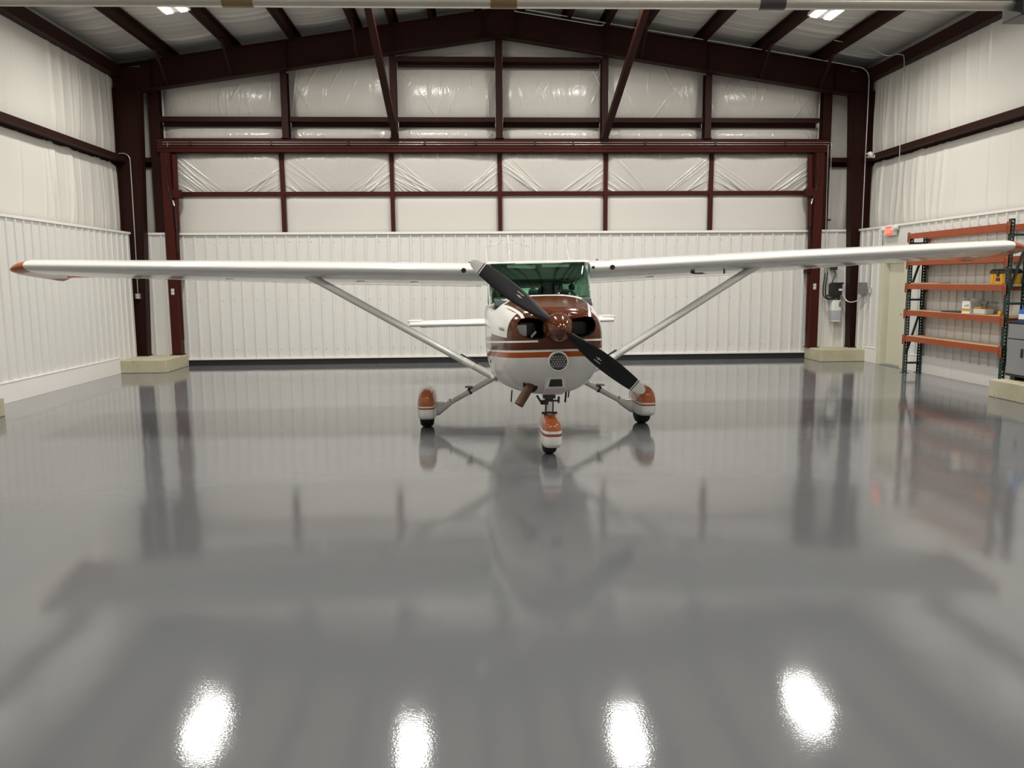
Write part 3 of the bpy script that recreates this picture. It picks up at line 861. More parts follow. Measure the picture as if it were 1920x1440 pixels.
# spinner and propeller
HX, HZ = 0.020, 1.272
mb = MB(); mb.lathe([(-2.325, .132), (-2.35, .135), (-2.43, .128), (-2.52, .108), (-2.60, .080), (-2.66, .050), (-2.695, .024), (-2.706, .006)], (HX, 0, HZ), 'Y', 40)
M_brown = simple('aircraft_brown', BROWN, 0.12, var=0.05, spec=0.4)
pr_ = apart('propeller', mb, M_brown, smooth=50, label='brown spinner with two black white-tipped blades')
def blade_mat():
    m, t, b = newmat('propeller_blade_black')
    sx = t.nodes.new('ShaderNodeSeparateXYZ'); t.links.new(coords(t), sx.inputs[0])
    x, z = X(t, sx.outputs[0]) - HX, X(t, sx.outputs[2]) - HZ
    r = (x * x + z * z).op('SQRT')
    col = mixc(t, (r > .832).op('MAXIMUM', 0), (0.010, 0.010, 0.011), (0.62, 0.61, 0.575))
    col = mixc(t, r.band(.842, .850), col, (0.010, 0.010, 0.011))
    t.links.new(col, b.inputs['Base Color']); b.inputs['Roughness'].default_value = 0.42; b.inputs['Specular IOR Level'].default_value = 0.25
    return m
M_blade = blade_mat()
PTH = 0.6704
RS = [.07, .12, .18, .25, .33, .42, .52, .62, .72, .80, .87, .92, .943, .9525]
CH = [.075, .082, .100, .122, .143, .158, .163, .158, .145, .130, .112, .086, .055, .012]
TH = [.070, .062, .050, .040, .032, .026, .021, .018, .015, .013, .011, .009, .007, .003]
BE = [48, 46, 42, 37, 32, 28, 24, 21, 19, 17, 16, 15, 15, 15]
for s in (1, -1):
    er = Vector((-s * math.cos(PTH), 0, s * math.sin(PTH))); et = Vector((s * math.sin(PTH), 0, s * math.cos(PTH)))
    rings = []
    for r, c, th, be in zip(RS, CH, TH, BE):
        bb = math.radians(be); cd = et * math.cos(bb) + Vector((0, 1, 0)) * math.sin(bb); nd = Vector((0, 1, 0)) * math.cos(bb) - et * math.sin(bb)
        o = Vector((HX, -2.42, HZ)) + er * r
        rings.append([o + cd * (c / 2 * math.cos(a)) + nd * (th / 2 * math.sin(a)) for a in np.linspace(0, 2 * math.pi, 20, endpoint=False)])
    mb = MB(); mb.loft(rings); bl = apart('blade', mb, M_blade, pr_, smooth=60)
    # maker's mark on the blade face
    mb = MB(); fr = 0.44; o = Vector((HX, -2.42, HZ)) + er * fr
    bb = math.radians(27); cd = et * math.cos(bb) + Vector((0, 1, 0)) * math.sin(bb); nd = Vector((0, 1, 0)) * math.cos(bb) - et * math.sin(bb)
    f0 = o - nd * .0145
    mb.bar(f0 - er * .03 + cd * .03, f0 + er * .04 + cd * .03, .004, .002, tuple(nd)); mb.bar(f0 - er * .025 - cd * .0, f0 + er * .028 - cd * .0, .005, .002, tuple(nd)); mb.bar(f0 - cd * .014, f0 + cd * .014, .004, .002, tuple(nd))
    apart('blade_marking', mb, M_whiteplastic, bl, smooth=0)

# ---- fuselage
FS = [(-1.43, .537, .567, 1.535, 3.0), (-1.34, .545, .556, 1.52, 3.2), (-1.25, .55, .545, 1.44, 5), (-.8, .562, .52, 1.44, 7), (0, .56, .50, 1.44, 8), (.9, .535, .53, 1.43, 7), (1.5, .49, .58, 1.44, 5),
      (2.0, .42, .63, 1.43, 3), (2.6, .34, .69, 1.38, 2.6), (3.4, .245, .775, 1.30, 2.4), (4.2, .16, .85, 1.22, 2.2), (5.0, .085, .93, 1.13, 2), (5.5, .04, .98, 1.07, 2)]
mb = MB(); mb.loft([sup(y, wd, zb, zt, (1.12 if y < 1.6 else (zb + zt) / 2), nu, 2.5 if y < -1.3 else (3.4 if -1 < y < 1 else 2.8)) for y, wd, zb, zt, nu in FS]); fus = apart('fuselage', mb, M_fus, smooth=50)
# cabin roof / wing centre section
def naca(n=24):
    up, lo = [], []
    for k in range(n + 1):
        xx = 0.5 * (1 - math.cos(math.pi * k / n))
        yt = .6 * (.2969 * math.sqrt(xx) - .126 * xx - .3516 * xx ** 2 + .2843 * xx ** 3 - .1036 * xx ** 4)
        yc = .02 / .16 * (.8 * xx - xx * xx) if xx < .4 else .02 / .36 * (.2 + .8 * xx - xx * xx)
        up.append((xx, yc + yt)); lo.append((xx, yc - yt))
    return up, lo
UP, LO = naca()
def foil(x, le, chord, zle, inc, x0=0.0, x1=1.0, tk=1.0):
    """closed ring of an airfoil section, from chord fraction x0 to x1"""
    pts = []
    u = [p for p in UP if x0 <= p[0] <= x1]; l = [p for p in LO if x0 <= p[0] <= x1]
    for a, b in list(reversed(u)) + l[(1 if x0 == 0 else 0):]:
        yy, zz_ = a * chord, b * chord * tk
        pts.append((x, le + yy * math.cos(inc) + zz_ * math.sin(inc), zle - yy * math.sin(inc) + zz_ * math.cos(inc)))
    return pts
R_ = math.radians
def wsec(ax):
    """LE y, chord, LE z, incidence at span |x|"""
    if ax < 2.6: f = 0
    else: f = (ax - 2.6) / 2.75
    return (-.80 + .13 * f, 1.63 - .42 * f, 1.802 + .0318 * (ax - .55), R_(6.3 - 1.0 * min(1, ax / 5.35)))
mb = MB(); rings = []
for x in (-.56, -.3, 0, .3, .56):
    le, c, zl, inc = wsec(.55); rings.append(foil(x, le, c * .97, zl, inc, .05))
mb.loft(rings); roof = apart('cabin_roof', mb, M_plane_white, smooth=60)
mb = MB(); le, c, zl, inc = wsec(.55)
_lo = [(le + a * c * .97 * math.cos(inc), zl - a * c * .97 * math.sin(inc) + b * c * .97 - .006) for a, b in LO if .02 < a < .95]
mb.grid(np.array([[(x, y, z) for y, z in _lo] for x in np.linspace(-.50, .50, 6)])); hl = apart('headliner', mb, M_headliner, roof, smooth=180)
mb = MB(); mb.box(-.50, .50, -.735, -.728, 1.70, 1.868); apart('front_headliner', mb, M_headliner, roof, smooth=0)
mb = MB(); mb.prism([(-.815, 1.868), (-.66, 1.876), (-.66, 1.895), (-.80, 1.884)], 'X', -.535, .535); apart('windshield_header', mb, M_plane_white, roof, smooth=0)
mb = MB(); mb.add([(-.45, .70, 1.63), (.45, .70, 1.63), (.45, 1.34, 1.582), (-.45, 1.34, 1.582), (-.45, .70, 1.645), (.45, .70, 1.645), (.45, 1.34, 1.60), (-.45, 1.34, 1.60)], [(0, 1, 2, 3), (7, 6, 5, 4), (0, 4, 5, 1), (1, 5, 6, 2), (2, 6, 7, 3), (3, 7, 4, 0)]); apart('rear_headliner', mb, M_headliner, roof, smooth=0)
for xs in (-.27, .30):
    mb = MB(); mb.loft([[(xs + p[0] * k, p[2] + .82 + .2 * (z - 1.4), z) for p in sup(0, .17, -.06, .06, 0, 4, 4, 24)] for z, k in ((1.40, 1), (1.52, 1), (1.58, .9), (1.605, .6))]); apart('rear_seat_back', mb, M_interior, smooth=50)
# wings
for s in (-1, 1):
    st = [.555, .9, 1.4, 2.0, 2.6, 3.3, 4.0, 4.7, 5.34]
    mb = MB(); mb.loft([foil(s * a, *wsec(a)[:2], *wsec(a)[2:], 0, .735) for a in st]); wg = apart('wing', mb, M_plane_white, smooth=60)
    # flap (inner) and aileron (outer), ribbed skins on the underside
    for nm, a0, a1, dz in (('flap', .575, 2.60, -.006), ('aileron', 2.64, 5.10, 0.0)):
        n = int((a1 - a0) / .055); rings = []
        for k in range(n + 1):
            a = a0 + (a1 - a0) * k / n
            le, c, zl, inc = wsec(a)
            rg = foil(s * a, le, c, zl + dz, inc, .742, 1.0)
            h = len(rg) // 2; wob = .004 if k % 2 else -.004
            rings.append([(p[0], p[1], p[2] + (wob if (i >= h + 1 and i < len(rg) - 2) else 0)) for i, p in enumerate(rg)])
        mb = MB(); mb.loft(rings); apart(nm, mb, M_plane_white, wg, smooth=25)
    # drooped orange tip
    rings = []
    for a, ch, dro, tk, sh in ((5.34, 1.0, 0, 1.0, 0), (5.41, .995, -.015, .98, .004), (5.46, .98, -.040, .90, .014), (5.492, .95, -.065, .72, .035), (5.508, .90, -.085, .45, .07), (5.514, .82, -.09, .15, .12)):
        le, c, zl, inc = wsec(5.34)
        rg = foil(s * a, le + sh, c * ch, zl, inc, 0, 1, tk)
        rings.append([(p[0], p[1], p[2] + dro * (0.55 + .15 * (p[1] - le) / c)) for p in rg])
    mb = MB(); mb.loft(rings); apart('wing_tip', mb, M_plane_orange, wg, smooth=60)
    mb = MB()
    le, c, zl, inc = wsec(5.1); rings = []
    for a in (5.11, 5.20, 5.34):
        f = (a - 5.11) / .23
        rings.append(foil(s * a, le, c, zl - .012 * f + .0318 * (a - 5.1), inc, .742, 1.0 + .0 * f))
    mb.loft(rings); apart('tip_trailing_edge', mb, M_plane_orange, wg, smooth=40)
    # cabin air inlets in the leading edge, fuel cap, lights
    le, c, zl, inc = wsec(.76)
    mb = MB(); mb.lathe([(-.03, .026), (.02, .026)], (s * .79, le + .012, zl - .005), 'Y', 20); apart('air_inlet', mb, M_void, wg, smooth=40)
    mb = MB(); mb.tube([(s * .72, -.25, 1.88), (s * .72, -.25, 1.905)], .014, 10); apart('fuel_cap', mb, M_black, wg, smooth=40)
    if s > 0:
        mb = MB(); mb.lathe([(-.02, .015), (.02, .015)], (.585, le + .008, zl - .002), 'Y', 16); apart('stall_warning_hole', mb, M_void, wg, smooth=40)
        mb = MB(); mb.box(1.70, 1.74, -.60, -.57, 1.72, 1.79); mb.bar((1.72, -.60, 1.722), (1.80, -.70, 1.722), .014, .014); apart('pitot_tube', mb, M_darkmetal, wg, smooth=0)
        mb = MB(); mb.box(2.10, 2.112, -.5, -.47, 1.71, 1.80); apart('fuel_vent', mb, M_black, wg, smooth=0)
    for yq in (1.35, 1.95, 3.4, 4.3):
        le, c, zl, inc = wsec(yq); zz_ = zl - .42 * c * math.sin(inc) - .042 * c + .010
        mb = MB(); mb.lathe([(-.006, .05), (.004, .055)], (s * yq, le + .42 * c, zz_), 'Z', 16); apart('inspection_cover', mb, M_whiteplastic, wg, smooth=40)
    # strut
    lo = Vector((s * .45, -.75, .632)); hi = Vector((s * 2.47, -.50, 1.795)); d = (hi - lo).normalized(); fwd = Vector((0, -1, 0)); fwd = (fwd - d * fwd.dot(d)).normalized(); nn = d.cross(fwd)
    rings = []
    for f, k in ((0, .75), (.06, 1), (.94, 1), (1.0, 1.25)):
        o = lo + (hi - lo) * f
        rings.append([o + fwd * (.075 * k * math.cos(a) * (1 if math.cos(a) > 0 else 1.2)) + nn * (.040 * k * math.sin(a)) for a in np.linspace(0, 2 * math.pi, 24, endpoint=False)])
    mb = MB(); mb.loft(rings); stt = apart('wing_strut', mb, M_plane_white, smooth=60)
    o = lo + (hi - lo) * .164
    mb = MB(); mb.bar(o - d * .11 - fwd * -.0 + nn * (.045 * (1 if nn.z > 0 else -1)), o + d * .10 + nn * (.045 * (1 if nn.z > 0 else -1)), .05, .012, tuple(nn)); apart('step_pad', mb, M_black, stt, smooth=0)
    mb = MB(); mb.loft([[o2 + fwd * (.077 * math.cos(a) * (1 if math.cos(a) > 0 else 1.2)) + nn * (.0415 * math.sin(a)) for a in np.linspace(0, 2 * math.pi, 24, endpoint=False)] for o2 in (lo + (hi - lo) * .13, lo + (hi - lo) * .183)]); apart('strut_cuff', mb, M_whiteplastic, stt, smooth=60)
    mb = MB(); mb.loft([sup(0, .055, -.05, .05, 0)] and [[(s * .50 + p[0] * k, -.745 + yy, .665 + p[2] * k) for p in sup(0, .035, -.036, .036, 0, n=16)] for yy, k in ((-.13, .3), (-.08, .9), (.02, 1), (.12, .7), (.18, .2))]); apart('strut_fairing', mb, M_plane_white, smooth=60)
# ---- glazing
def wsh(sv, tv):
    b = Vector((.53 * sv, -1.395 + .36 * abs(sv) ** 2.6, 1.528 - .10 * abs(sv) ** 3))
    tp = Vector((.53 * sv, -.80 + .10 * abs(sv) ** 6, 1.875 - .05 * abs(sv) ** 10))
    p = b.lerp(tp, tv); bul = .045 * math.sin(math.pi * tv) * (1 - .3 * abs(sv))
    return (p.x, p.y - bul, p.z + bul * .5)
P = np.array([[wsh(a, b) for b in np.linspace(0, 1, 14)] for a in np.linspace(-1, 1, 41)])
mb = MB(); mb.grid(P); ws = apart('windshield', mb, M_glass, smooth=180, label='green tinted windshield')
m_ = ws.modifiers.new('thick', 'SOLIDIFY'); m_.thickness = .006
mb = MB(); mb.tube([Vector(wsh(a, 0)) + Vector((0, 0, -.004)) for a in np.linspace(-1, 1, 41)], .017, 8); apart('windshield_base_strip', mb, M_plane_white, ws, smooth=60)
for s in (-1, 1):
    for p0, p1, wa, wb_ in ((wsh(s, 0), wsh(s, 1), .016, .022), ((s * .50, .30, 1.42), (s * .49, .22, 1.72), .025, .05), ((s * .445, .98, 1.42), (s * .43, .98, 1.66), .025, .06), ((s * .38, 1.5, 1.42), (s * .37, 1.28, 1.64), .025, .06)):
        mb = MB(); mb.bar(p0, p1, wa, wb_); apart('door_post', mb, M_plane_white, smooth=0)
    for (xa, ya, xb, yb, za, zb) in ((.535, -1.0, .50, .28, 1.80, 1.71), (.495, .34, .45, .94, 1.70, 1.65), (.44, 1.03, .385, 1.44, 1.64, 1.56)):
        mb = MB(); mb.add([(s * xa, ya, 1.435), (s * xb, yb, 1.435), (s * xb, yb - .03, zb), (s * xa, ya + (.24 if ya < -.9 else 0), za)], [(0, 1, 2, 3)])
        o = apart('side_window', mb, M_glass, smooth=0); m_ = o.modifiers.new('thick', 'SOLIDIFY'); m_.thickness = .004
mb = MB(); mb.grid(np.array([[(.34 * a, 1.34 + .70 * b, 1.592 - .165 * b - .02 * a * a) for b in np.linspace(0, 1, 6)] for a in np.linspace(-1, 1, 13)])); o = apart('rear_window', mb, M_glass, smooth=180); m_ = o.modifiers.new('thick', 'SOLIDIFY'); m_.thickness = .005
# ---- cabin interior
mb = MB(); mb.prism([(-1.30, 1.44), (-1.26, 1.49), (-1.0, 1.515), (-.92, 1.50), (-.92, 1.40), (-1.25, 1.40)], 'X', -.49, .49); apart('glare_shield', mb, M_interior, smooth=0, bevel=.01)
mb = MB(); mb.lathe([(0, .03), (.03, .05), (.07, .045), (.09, .02)], (-.08, -1.02, 1.515), 'Z', 12); apart('compass', mb, M_black, smooth=50)
for s in (-1, 1):
    mb = MB(); mb.loft([[(s * .26 + p[0], -.02 + .10 * (z - 1.3), z) if False else (s * .26 + p[0] * k, p[2] + .02 + .18 * (z - 1.3), z) for p in sup(0, .21, -.06, .06, 0, 4, 4, 24)] for z, k in ((1.40, .9), (1.48, .9), (1.545, .8), (1.575, .6))]); apart('seat_back', mb, M_interior, smooth=50)
    if s > 0:
     mb = MB(); mb.loft([[(s * .26 + p[0] * k, p[2] + .10, z) for p in sup(0, .12, -.05, .05, 0, 4, 4, 20)] for z, k in ((1.555, .5), (1.58, .9), (1.63, .9), (1.645, .7))]); apart('headrest', mb, M_interior, smooth=50)
    mb = MB(); mb.add([(s * .04 if s > 0 else -.33, -.765, 1.852), (s * .33 if s > 0 else -.03, -.765, 1.846), (s * .33 if s > 0 else -.03, -.775, 1.818 - (.012 if s < 0 else 0)), (s * .04 if s > 0 else -.33, -.775, 1.822)], [(0, 1, 2, 3)]); o = apart('sun_visor', mb, M_pale, smooth=0); m_ = o.modifiers.new('thick', 'SOLIDIFY'); m_.thickness = .008
    mb = MB(); mb.tube([(s * .27 + .11 * math.cos(a), -.88, 1.50 + .075 * math.sin(a)) for a in np.linspace(-.5, math.pi + .5, 16)], .013, 8); apart('control_yoke', mb, M_black, smooth=50)
mb = MB(); mb.tube([(.30 + .085 * math.cos(a), -.62, 1.61 + .085 * math.sin(a)) for a in np.linspace(-.3, math.pi + .3, 16)], .012, 8); mb.lathe([(-.02, .03), (.02, .04), (.04, .02)], (.215, -.62, 1.60), 'X', 12); mb.lathe([(-.04, .02), (-.02, .04), (.02, .03)], (.385, -.62, 1.60), 'X', 12); apart('headset', mb, M_black, smooth=50)
# ---- tail
def hs(ax): return (3.78 + .16 * ax / 1.7, .60 - .14 * ax / 1.7)
zs = lambda a: .995
mb = MB(); mb.loft([foil(x, *hs(abs(x)), zs(x), 0, 0, 1, 1.7) for x in (-1.70, -.9, -.1, .1, .9, 1.70)]); apart('horizontal_stabilizer', mb, M_plane_white, smooth=60)
for s in (-1, 1):
    mb = MB(); rings = []
    for k in range(25):
        a = .10 + (1.46) * k / 24; le, c = hs(a); wob = .003 if k % 2 else 0
        rings.append([(s * a, le + c + .0, zs(a) + .02), (s * a, le + c + .42 - .12 * a / 1.7, zs(a) - .075 - wob), (s * a, le + c + .40 - .12 * a / 1.7, zs(a) - .09 - wob), (s * a, le + c, zs(a) - .04 - wob)])
    mb.loft(rings); el = apart('elevator', mb, M_plane_white, smooth=25)
    mb = MB(); mb.box(*sorted((s * 1.50, s * 1.73)), 3.98, 4.45, zs(1) + .035, zs(1) + .075); apart('elevator_horn', mb, M_plane_white, el, smooth=0, bevel=.012)
mb = MB(); mb.loft([[(p[1], p[0] * 1.0, z) for p in ([(yl + (a * c), b * c * .55) for a, b in [(q[0], q[1]) for q in list(reversed(UP))]] + [(yl + a * c, b * c * .55 if False else -b2 * c * .55) for (a, b), (_, b2) in zip(LO[1:], UP[1:])])] for z, yl, c in ((1.12, 3.7, 1.05), (1.35, 4.05, .78), (1.8, 4.28, .66), (2.3, 4.52, .52), (2.455, 4.62, .42), (2.47, 4.68, .3))]); fin = apart('fin', mb, M_plane_white, smooth=60)
mb = MB(); mb.loft([[(-.022, yl, z), (.022, yl, z), (.006, yl + c, z), (-.006, yl + c, z)] for z, yl, c in ((1.0, 4.82, .55), (1.8, 4.98, .48), (2.44, 5.06, .36))]); apart('rudder', mb, M_fus, smooth=0)
mb = MB(); mb.tube(smoothpath([(-.40, 4.95, 2.275), (-.2, 4.9, 2.325), (0, 4.85, 2.355), (.2, 4.9, 2.325), (.40, 4.95, 2.275)]), .006, 6); mb.tube([(0, 4.85, 2.30), (0, 4.85, 2.37)], .014, 8); apart('whisker_antenna', mb, M_galv, fin, smooth=60)
# roof antennas
for x0, x1, yy in ((-.525, -.515, .0), (.400, .440, .0)):
    mb = MB(); mb.tube([(x1, yy, 1.86), (x0, yy + .06, 2.145)], [.009, .004], 8); apart('whip_antenna', mb, M_plane_white, smooth=60)
# ---- landing gear (stands level on the floor)
M_pantm = pant_mat('main_wheel_pant_paint', .296, .281, .262)
M_pantn = pant_mat('nose_wheel_pant_paint', .288, .262, .236)
for s in (-1, 1):
    cx = s * 1.255
    mb = MB(); mb.loft([sup(y, wd, zb, zt, zc, 2.7, 4.5, 40, cx) for y, wd, zb, zt, zc in ((-.480, .03, .20, .35, .27), (-.472, .058, .172, .390, .26), (-.45, .080, .15, .425, .25), (-.39, .098, .135, .453, .25), (-.25, .108, .123, .474, .25), (-.05, .110, .120, .480, .25), (.2, .092, .135, .445, .26), (.4, .05, .20, .37, .27), (.53, .012, .27, .30, .285))])
    g = apart('wheel_pant', mb, M_pantm, smooth=60, level=True)
    mb = MB(); mb.lathe([(-.082, .09), (-.082, .13), (-.075, .175), (-.05, .196), (0, .20), (.05, .196), (.075, .175), (.082, .13), (.082, .09)], (cx + s * .01, -.06, .20), 'X', 40); apart('tyre', mb, M_tyre, g, smooth=50)
    mb = MB(); lo = Vector((s * 1.10, -.03, .215)); hi = Vector((s * .36, .0, .622))
    mb.tube([hi, hi.lerp(lo, .47), hi.lerp(lo, .88)], [.036, .033, .03], 16); mb.tube([hi.lerp(lo, .84), hi.lerp(lo, .945), Vector((s * 1.145, -.05, .21)), Vector((s * 1.20, -.05, .21))], [.03, .05, .085, .09], 20); gl = apart('gear_leg', mb, M_plane_white, smooth=60, level=True)
    o = hi.lerp(lo, .56)
    mb = MB(); mb.box(o.x - .045, o.x + .045, -.08, .04, o.z + .055, o.z + .066); mb.bar((o.x, -.02, o.z + .06), (o.x - s * .02, -.02, o.z + .02), .02, .02); mb.tube([hi.lerp(lo, .53), hi.lerp(lo, .56)], .04, 12); apart('step', mb, M_darkmetal, gl, smooth=0)
    o = hi.lerp(lo, .86); mb = MB(); mb.tube([o + Vector((0, -.03, .02)), o + Vector((0, -.03, .05))], .012, 8); apart('brake_line_clip', mb, M_chrome, gl, smooth=40)
cx = -.006
mb = MB(); mb.loft([sup(y, wd, zb, zt, zc, 2.6, 4.5, 40, cx) for y, wd, zb, zt, zc in ((-2.05, .028, .17, .30, .24), (-2.042, .055, .145, .335, .23), (-2.015, .078, .125, .365, .22), (-1.93, .095, .111, .393, .21), (-1.78, .100, .108, .410, .21), (-1.6, .097, .11, .405, .21), (-1.4, .07, .15, .36, .22), (-1.2, .025, .22, .29, .25), (-1.13, .008, .25, .265, .257))])
g = apart('wheel_pant', mb, M_pantn, smooth=60, level=True)
mb = MB(); mb.lathe([(-.068, .08), (-.068, .12), (-.062, .155), (-.04, .175), (0, .18), (.04, .175), (.062, .155), (.068, .12), (.068, .08)], (cx, -1.66, .18), 'X', 40); apart('tyre', mb, M_tyre, g, smooth=50)
mb = MB(); mb.tube([(cx, -1.66, .38), (cx, -1.64, .62)], .026, 16); ng = apart('nose_strut', mb, M_chrome, smooth=50, level=True)
mb = MB(); mb.tube([(cx, -1.645, .515), (cx, -1.645, .58)], .042, 16); mb.box(cx - .06, cx + .06, -1.69, -1.60, .545, .575); mb.box(cx - .095, cx + .095, -1.69, -1.66, .515, .53); mb.tube([(cx - .12, -1.66, .575), (cx - .075, -1.68, .50)], .011, 8); mb.tube([(cx - .085, -1.68, .505), (cx - .02, -1.68, .50)], .018, 8); mb.tube([(cx + .09, -1.68, .50), (cx + .095, -1.66, .56)], .011, 8); apart('steering_collar', mb, M_darkmetal, ng, smooth=40, level=True)
mb = MB(); mb.bar((cx - .035, -1.71, .51), (cx - .04, -1.72, .40), .012, .02); mb.bar((cx + .045, -1.6, .51), (cx + .045, -1.58, .40), .012, .02); mb.tube([(cx - .075, -1.69, .405), (cx + .075, -1.69, .405)], .012, 8); apart('torque_link', mb, M_darkmetal, ng, smooth=40, level=True)
for x0, z0, z1, r in ((-.36, .64, .525, .007), (.165, .62, .505, .010), (.195, .62, .55, .007)):
    mb = MB(); mb.tube([(x0, -1.70, z0), (x0 - .01, -1.68, z1)], r, 8); apart('drain_tube', mb, M_darkmetal, smooth=40)
mb = MB(); mb.lathe([(0, .02), (.01, .022)], (-.555, -1.45, .905), 'X', 14); apart('fuel_drain_port', mb, M_black, smooth=40)
# script lettering on the cowling side
def text_mesh(txt, size, depth=0.0015):
    cu = bpy.data.curves.new('lettering', 'FONT'); cu.body = txt; cu.size = size; cu.extrude = depth; cu.align_x = 'LEFT'; cu.resolution_u = 2
    o = bpy.data.objects.new('lettering_tmp', cu); COL.objects.link(o); bpy.context.view_layer.update()
    me = bpy.data.meshes.new_from_object(o.evaluated_get(bpy.context.evaluated_depsgraph_get()))
    bpy.data.objects.remove(o); return me
me = text_mesh('SKYHAWK II', .042); me.materials.append(M_screw)
o = link('lettering', me, cowl, (-.478, -1.86, 1.235)); o.rotation_euler = (R_(90), 0, R_(-90 + 9)); 

# ================================================================== small fittings
def pipe(name, pts, r, mat, label, cat='conduit', group=None, sm=True):
    mb = MB(); mb.tube(smoothpath(pts, 6) if sm else pts, r, 8)
    return solo(name, mb, mat, label, cat, group, smooth=60)
pipe('electrical_conduit', [(-6.80, 16.38, 4.20), (-6.68, 16.38, 4.195), (-6.60, 16.38, 4.13), (-6.585, 16.38, 3.94), (-6.59, 16.38, 2.72), (-6.605, 16.38, 1.50)], .012, M_galv, 'thin grey conduit bending down the left column to an outlet box', group='electrical conduits')
e = empty('outlet_box', (-6.605, 16.38, 1.39), 'grey double outlet box on the left steel column', 'outlet')
mb = MB(); mb.box(-6.655, -6.555, 16.35, 16.412, 1.385, 1.49); part('box', mb, M_galv, e, bevel=.004)
for z in (1.415, 1.46):
    mb = MB(); mb.lathe([(16.344, .016), (16.352, .018)], (-6.605, 0, z), 'Y', 12); part('socket', mb, M_whiteplastic, e, smooth=40)
pipe('electrical_conduit', [(0.93, 16.30, z_raf(.93) + .03), (2.7, 16.30, z_raf(2.7) + .03), (5.9, 16.30, z_raf(5.9) + .02), (7.6, 16.30, z_raf(7.6) + .0), (7.93, 16.30, 5.84), (8.035, 16.30, 5.71), (8.05, 16.30, 5.45), (8.05, 16.30, 4.2), (8.05, 16.30, 2.68)], .012, M_galv, 'thin grey conduit along the right rafter and down the right column', group='electrical conduits')
pipe('electrical_conduit', [(0.93, 16.30, z_raf(.93) - .035), (2.0, 16.30, z_raf(2.0) - .035), (2.6, 16.30, z_raf(2.6) - .035), (2.68, 16.30, z_raf(2.68) + .01)], .012, M_galv, 'short grey conduit beside the ridge below the longer one', group='electrical conduits')
pipe('electrical_conduit', [(6.9, 15.40, z_roof(6.9) - .12), (7.55, 15.4, z_roof(7.55) - .14), (7.85, 15.3, 5.83), (8.0, 15.05, 5.78), (8.03, 14.95, 5.62), (8.03, 14.95, 4.8), (8.03, 14.95, 3.6), (8.02, 15.02, 2.66)], .010, M_galv, 'thin grey conduit dropping down the right wall to the exit sign', group='electrical conduits')
# hydraulic lines along the header
for z, lab in ((4.440, 'upper of two thin hydraulic lines along the door header'), (4.398, 'lower of two thin hydraulic lines along the door header')):
    mb = MB()
    xs = 7.43 if z > 4.42 else 7.36
    mb.tube(smoothpath([(-5.92, 16.53, z - .05), (-5.88, 16.52, z - .005), (-5.75, 16.512, z), (-3, 16.512, z), (0, 16.512, z), (3, 16.512, z), (6.5, 16.512, z), (xs - .05, 16.512, z), (xs, 16.512, z - .04), (xs, 16.50, z - .3), (xs, 16.47, 3.0), (xs + .005, 16.42, 1.9)], 5), .006, 6)
    solo('hydraulic_line', mb, M_galv, lab, 'pipe', 'hydraulic lines', smooth=60)
ORD = ('first', 'second', 'third', 'fourth', 'fifth', 'sixth', 'seventh', 'eighth', 'ninth', 'tenth')
for k, x in enumerate((-5.46, -3.89, -2.38, -.87, .15, 1.34, 2.11, 3.58, 5.02, 6.47)):
    mb = MB(); mb.box(x - .018, x + .018, 16.495, 16.540, 4.382, 4.456)
    solo('pipe_clamp', mb, M_black, 'small black clamp on the header hydraulic lines, %s from the left' % ORD[k], 'clamp', 'clamps on the hydraulic lines')
mb = MB(); mb.box(7.36, 7.43, 16.40, 16.44, 2.86, 2.90); solo('pipe_clamp', mb, M_black, 'small black clamp where the hydraulic lines drop down the right jamb', 'clamp')
# hydraulic pump
e = empty('hydraulic_pump', (7.6, 16.45, .8), 'black hydraulic pump with hoses above a translucent white tank', 'pump')
mb = MB(); mb.box(7.50, 7.71, 16.33, 16.53, 1.34, 1.58); part('motor_block', mb, M_black, e, bevel=.012)
mb = MB(); mb.box(7.53, 7.73, 16.31, 16.52, 1.565, 1.60); part('motor_cover', mb, M_black, e, bevel=.006)
mb = MB(); mb.box(7.63, 7.70, 16.322, 16.332, 1.43, 1.47); part('data_label', mb, M_whiteplastic, e)
mb = MB(); mb.box(7.46, 7.68, 16.35, 16.5, 1.31, 1.345); mb.tube([(7.47, 16.4, 1.33), (7.70, 16.4, 1.29)], .016, 8); part('valve_block', mb, M_darkmetal, e)
mb = MB(); mb.loft([sup(0, .105, -.075, .075, 0, 5, 5, 24) and [(7.625 + p[0] * k, 16.43 + p[2], z) for p in sup(0, .105, -.075, .075, 0, 5, 5, 24)] for z, k in ((.79, .9), (.81, 1), (1.08, 1), (1.20, .95), (1.235, .8))]); tk = part('tank', mb, M_whiteplastic, e, smooth=50)
mb = MB(); mb.loft([[(7.625 + p[0] * k, 16.43 + p[2] * k, z) for p in sup(0, .107, -.077, .077, 0, 5, 5, 24)] for z, k in ((.80, .93), (.82, 1.005), (1.02, 1.005))]); part('fluid', mb, simple('tank_fluid', (0.42, 0.44, 0.48), .25, var=.05), tk, smooth=50)
mb = MB(); mb.tube([(7.68, 16.43, 1.225), (7.68, 16.43, 1.275)], .025, 12); part('tank_cap', mb, M_black, tk, smooth=40)
mb = MB()
for k in range(4): mb.box(7.66, 7.70, 16.348, 16.352, 1.10 + k * .028, 1.115 + k * .028)
part('tank_print', mb, M_darkmetal, tk)
for k, (xa, dx) in enumerate(((7.365, .0), (7.415, .05))):
    mb = MB(); mb.tube(smoothpath([(xa, 16.42, 1.93), (xa - .01, 16.40, 1.75), (7.32 + dx, 16.38, 1.52), (7.33 + dx, 16.37, 1.34), (7.42 + dx * .6, 16.37, 1.26), (7.55, 16.37, 1.27 + dx * .4), (7.64, 16.37, 1.32)]), .013, 8); part('hose', mb, M_black, e, smooth=60)
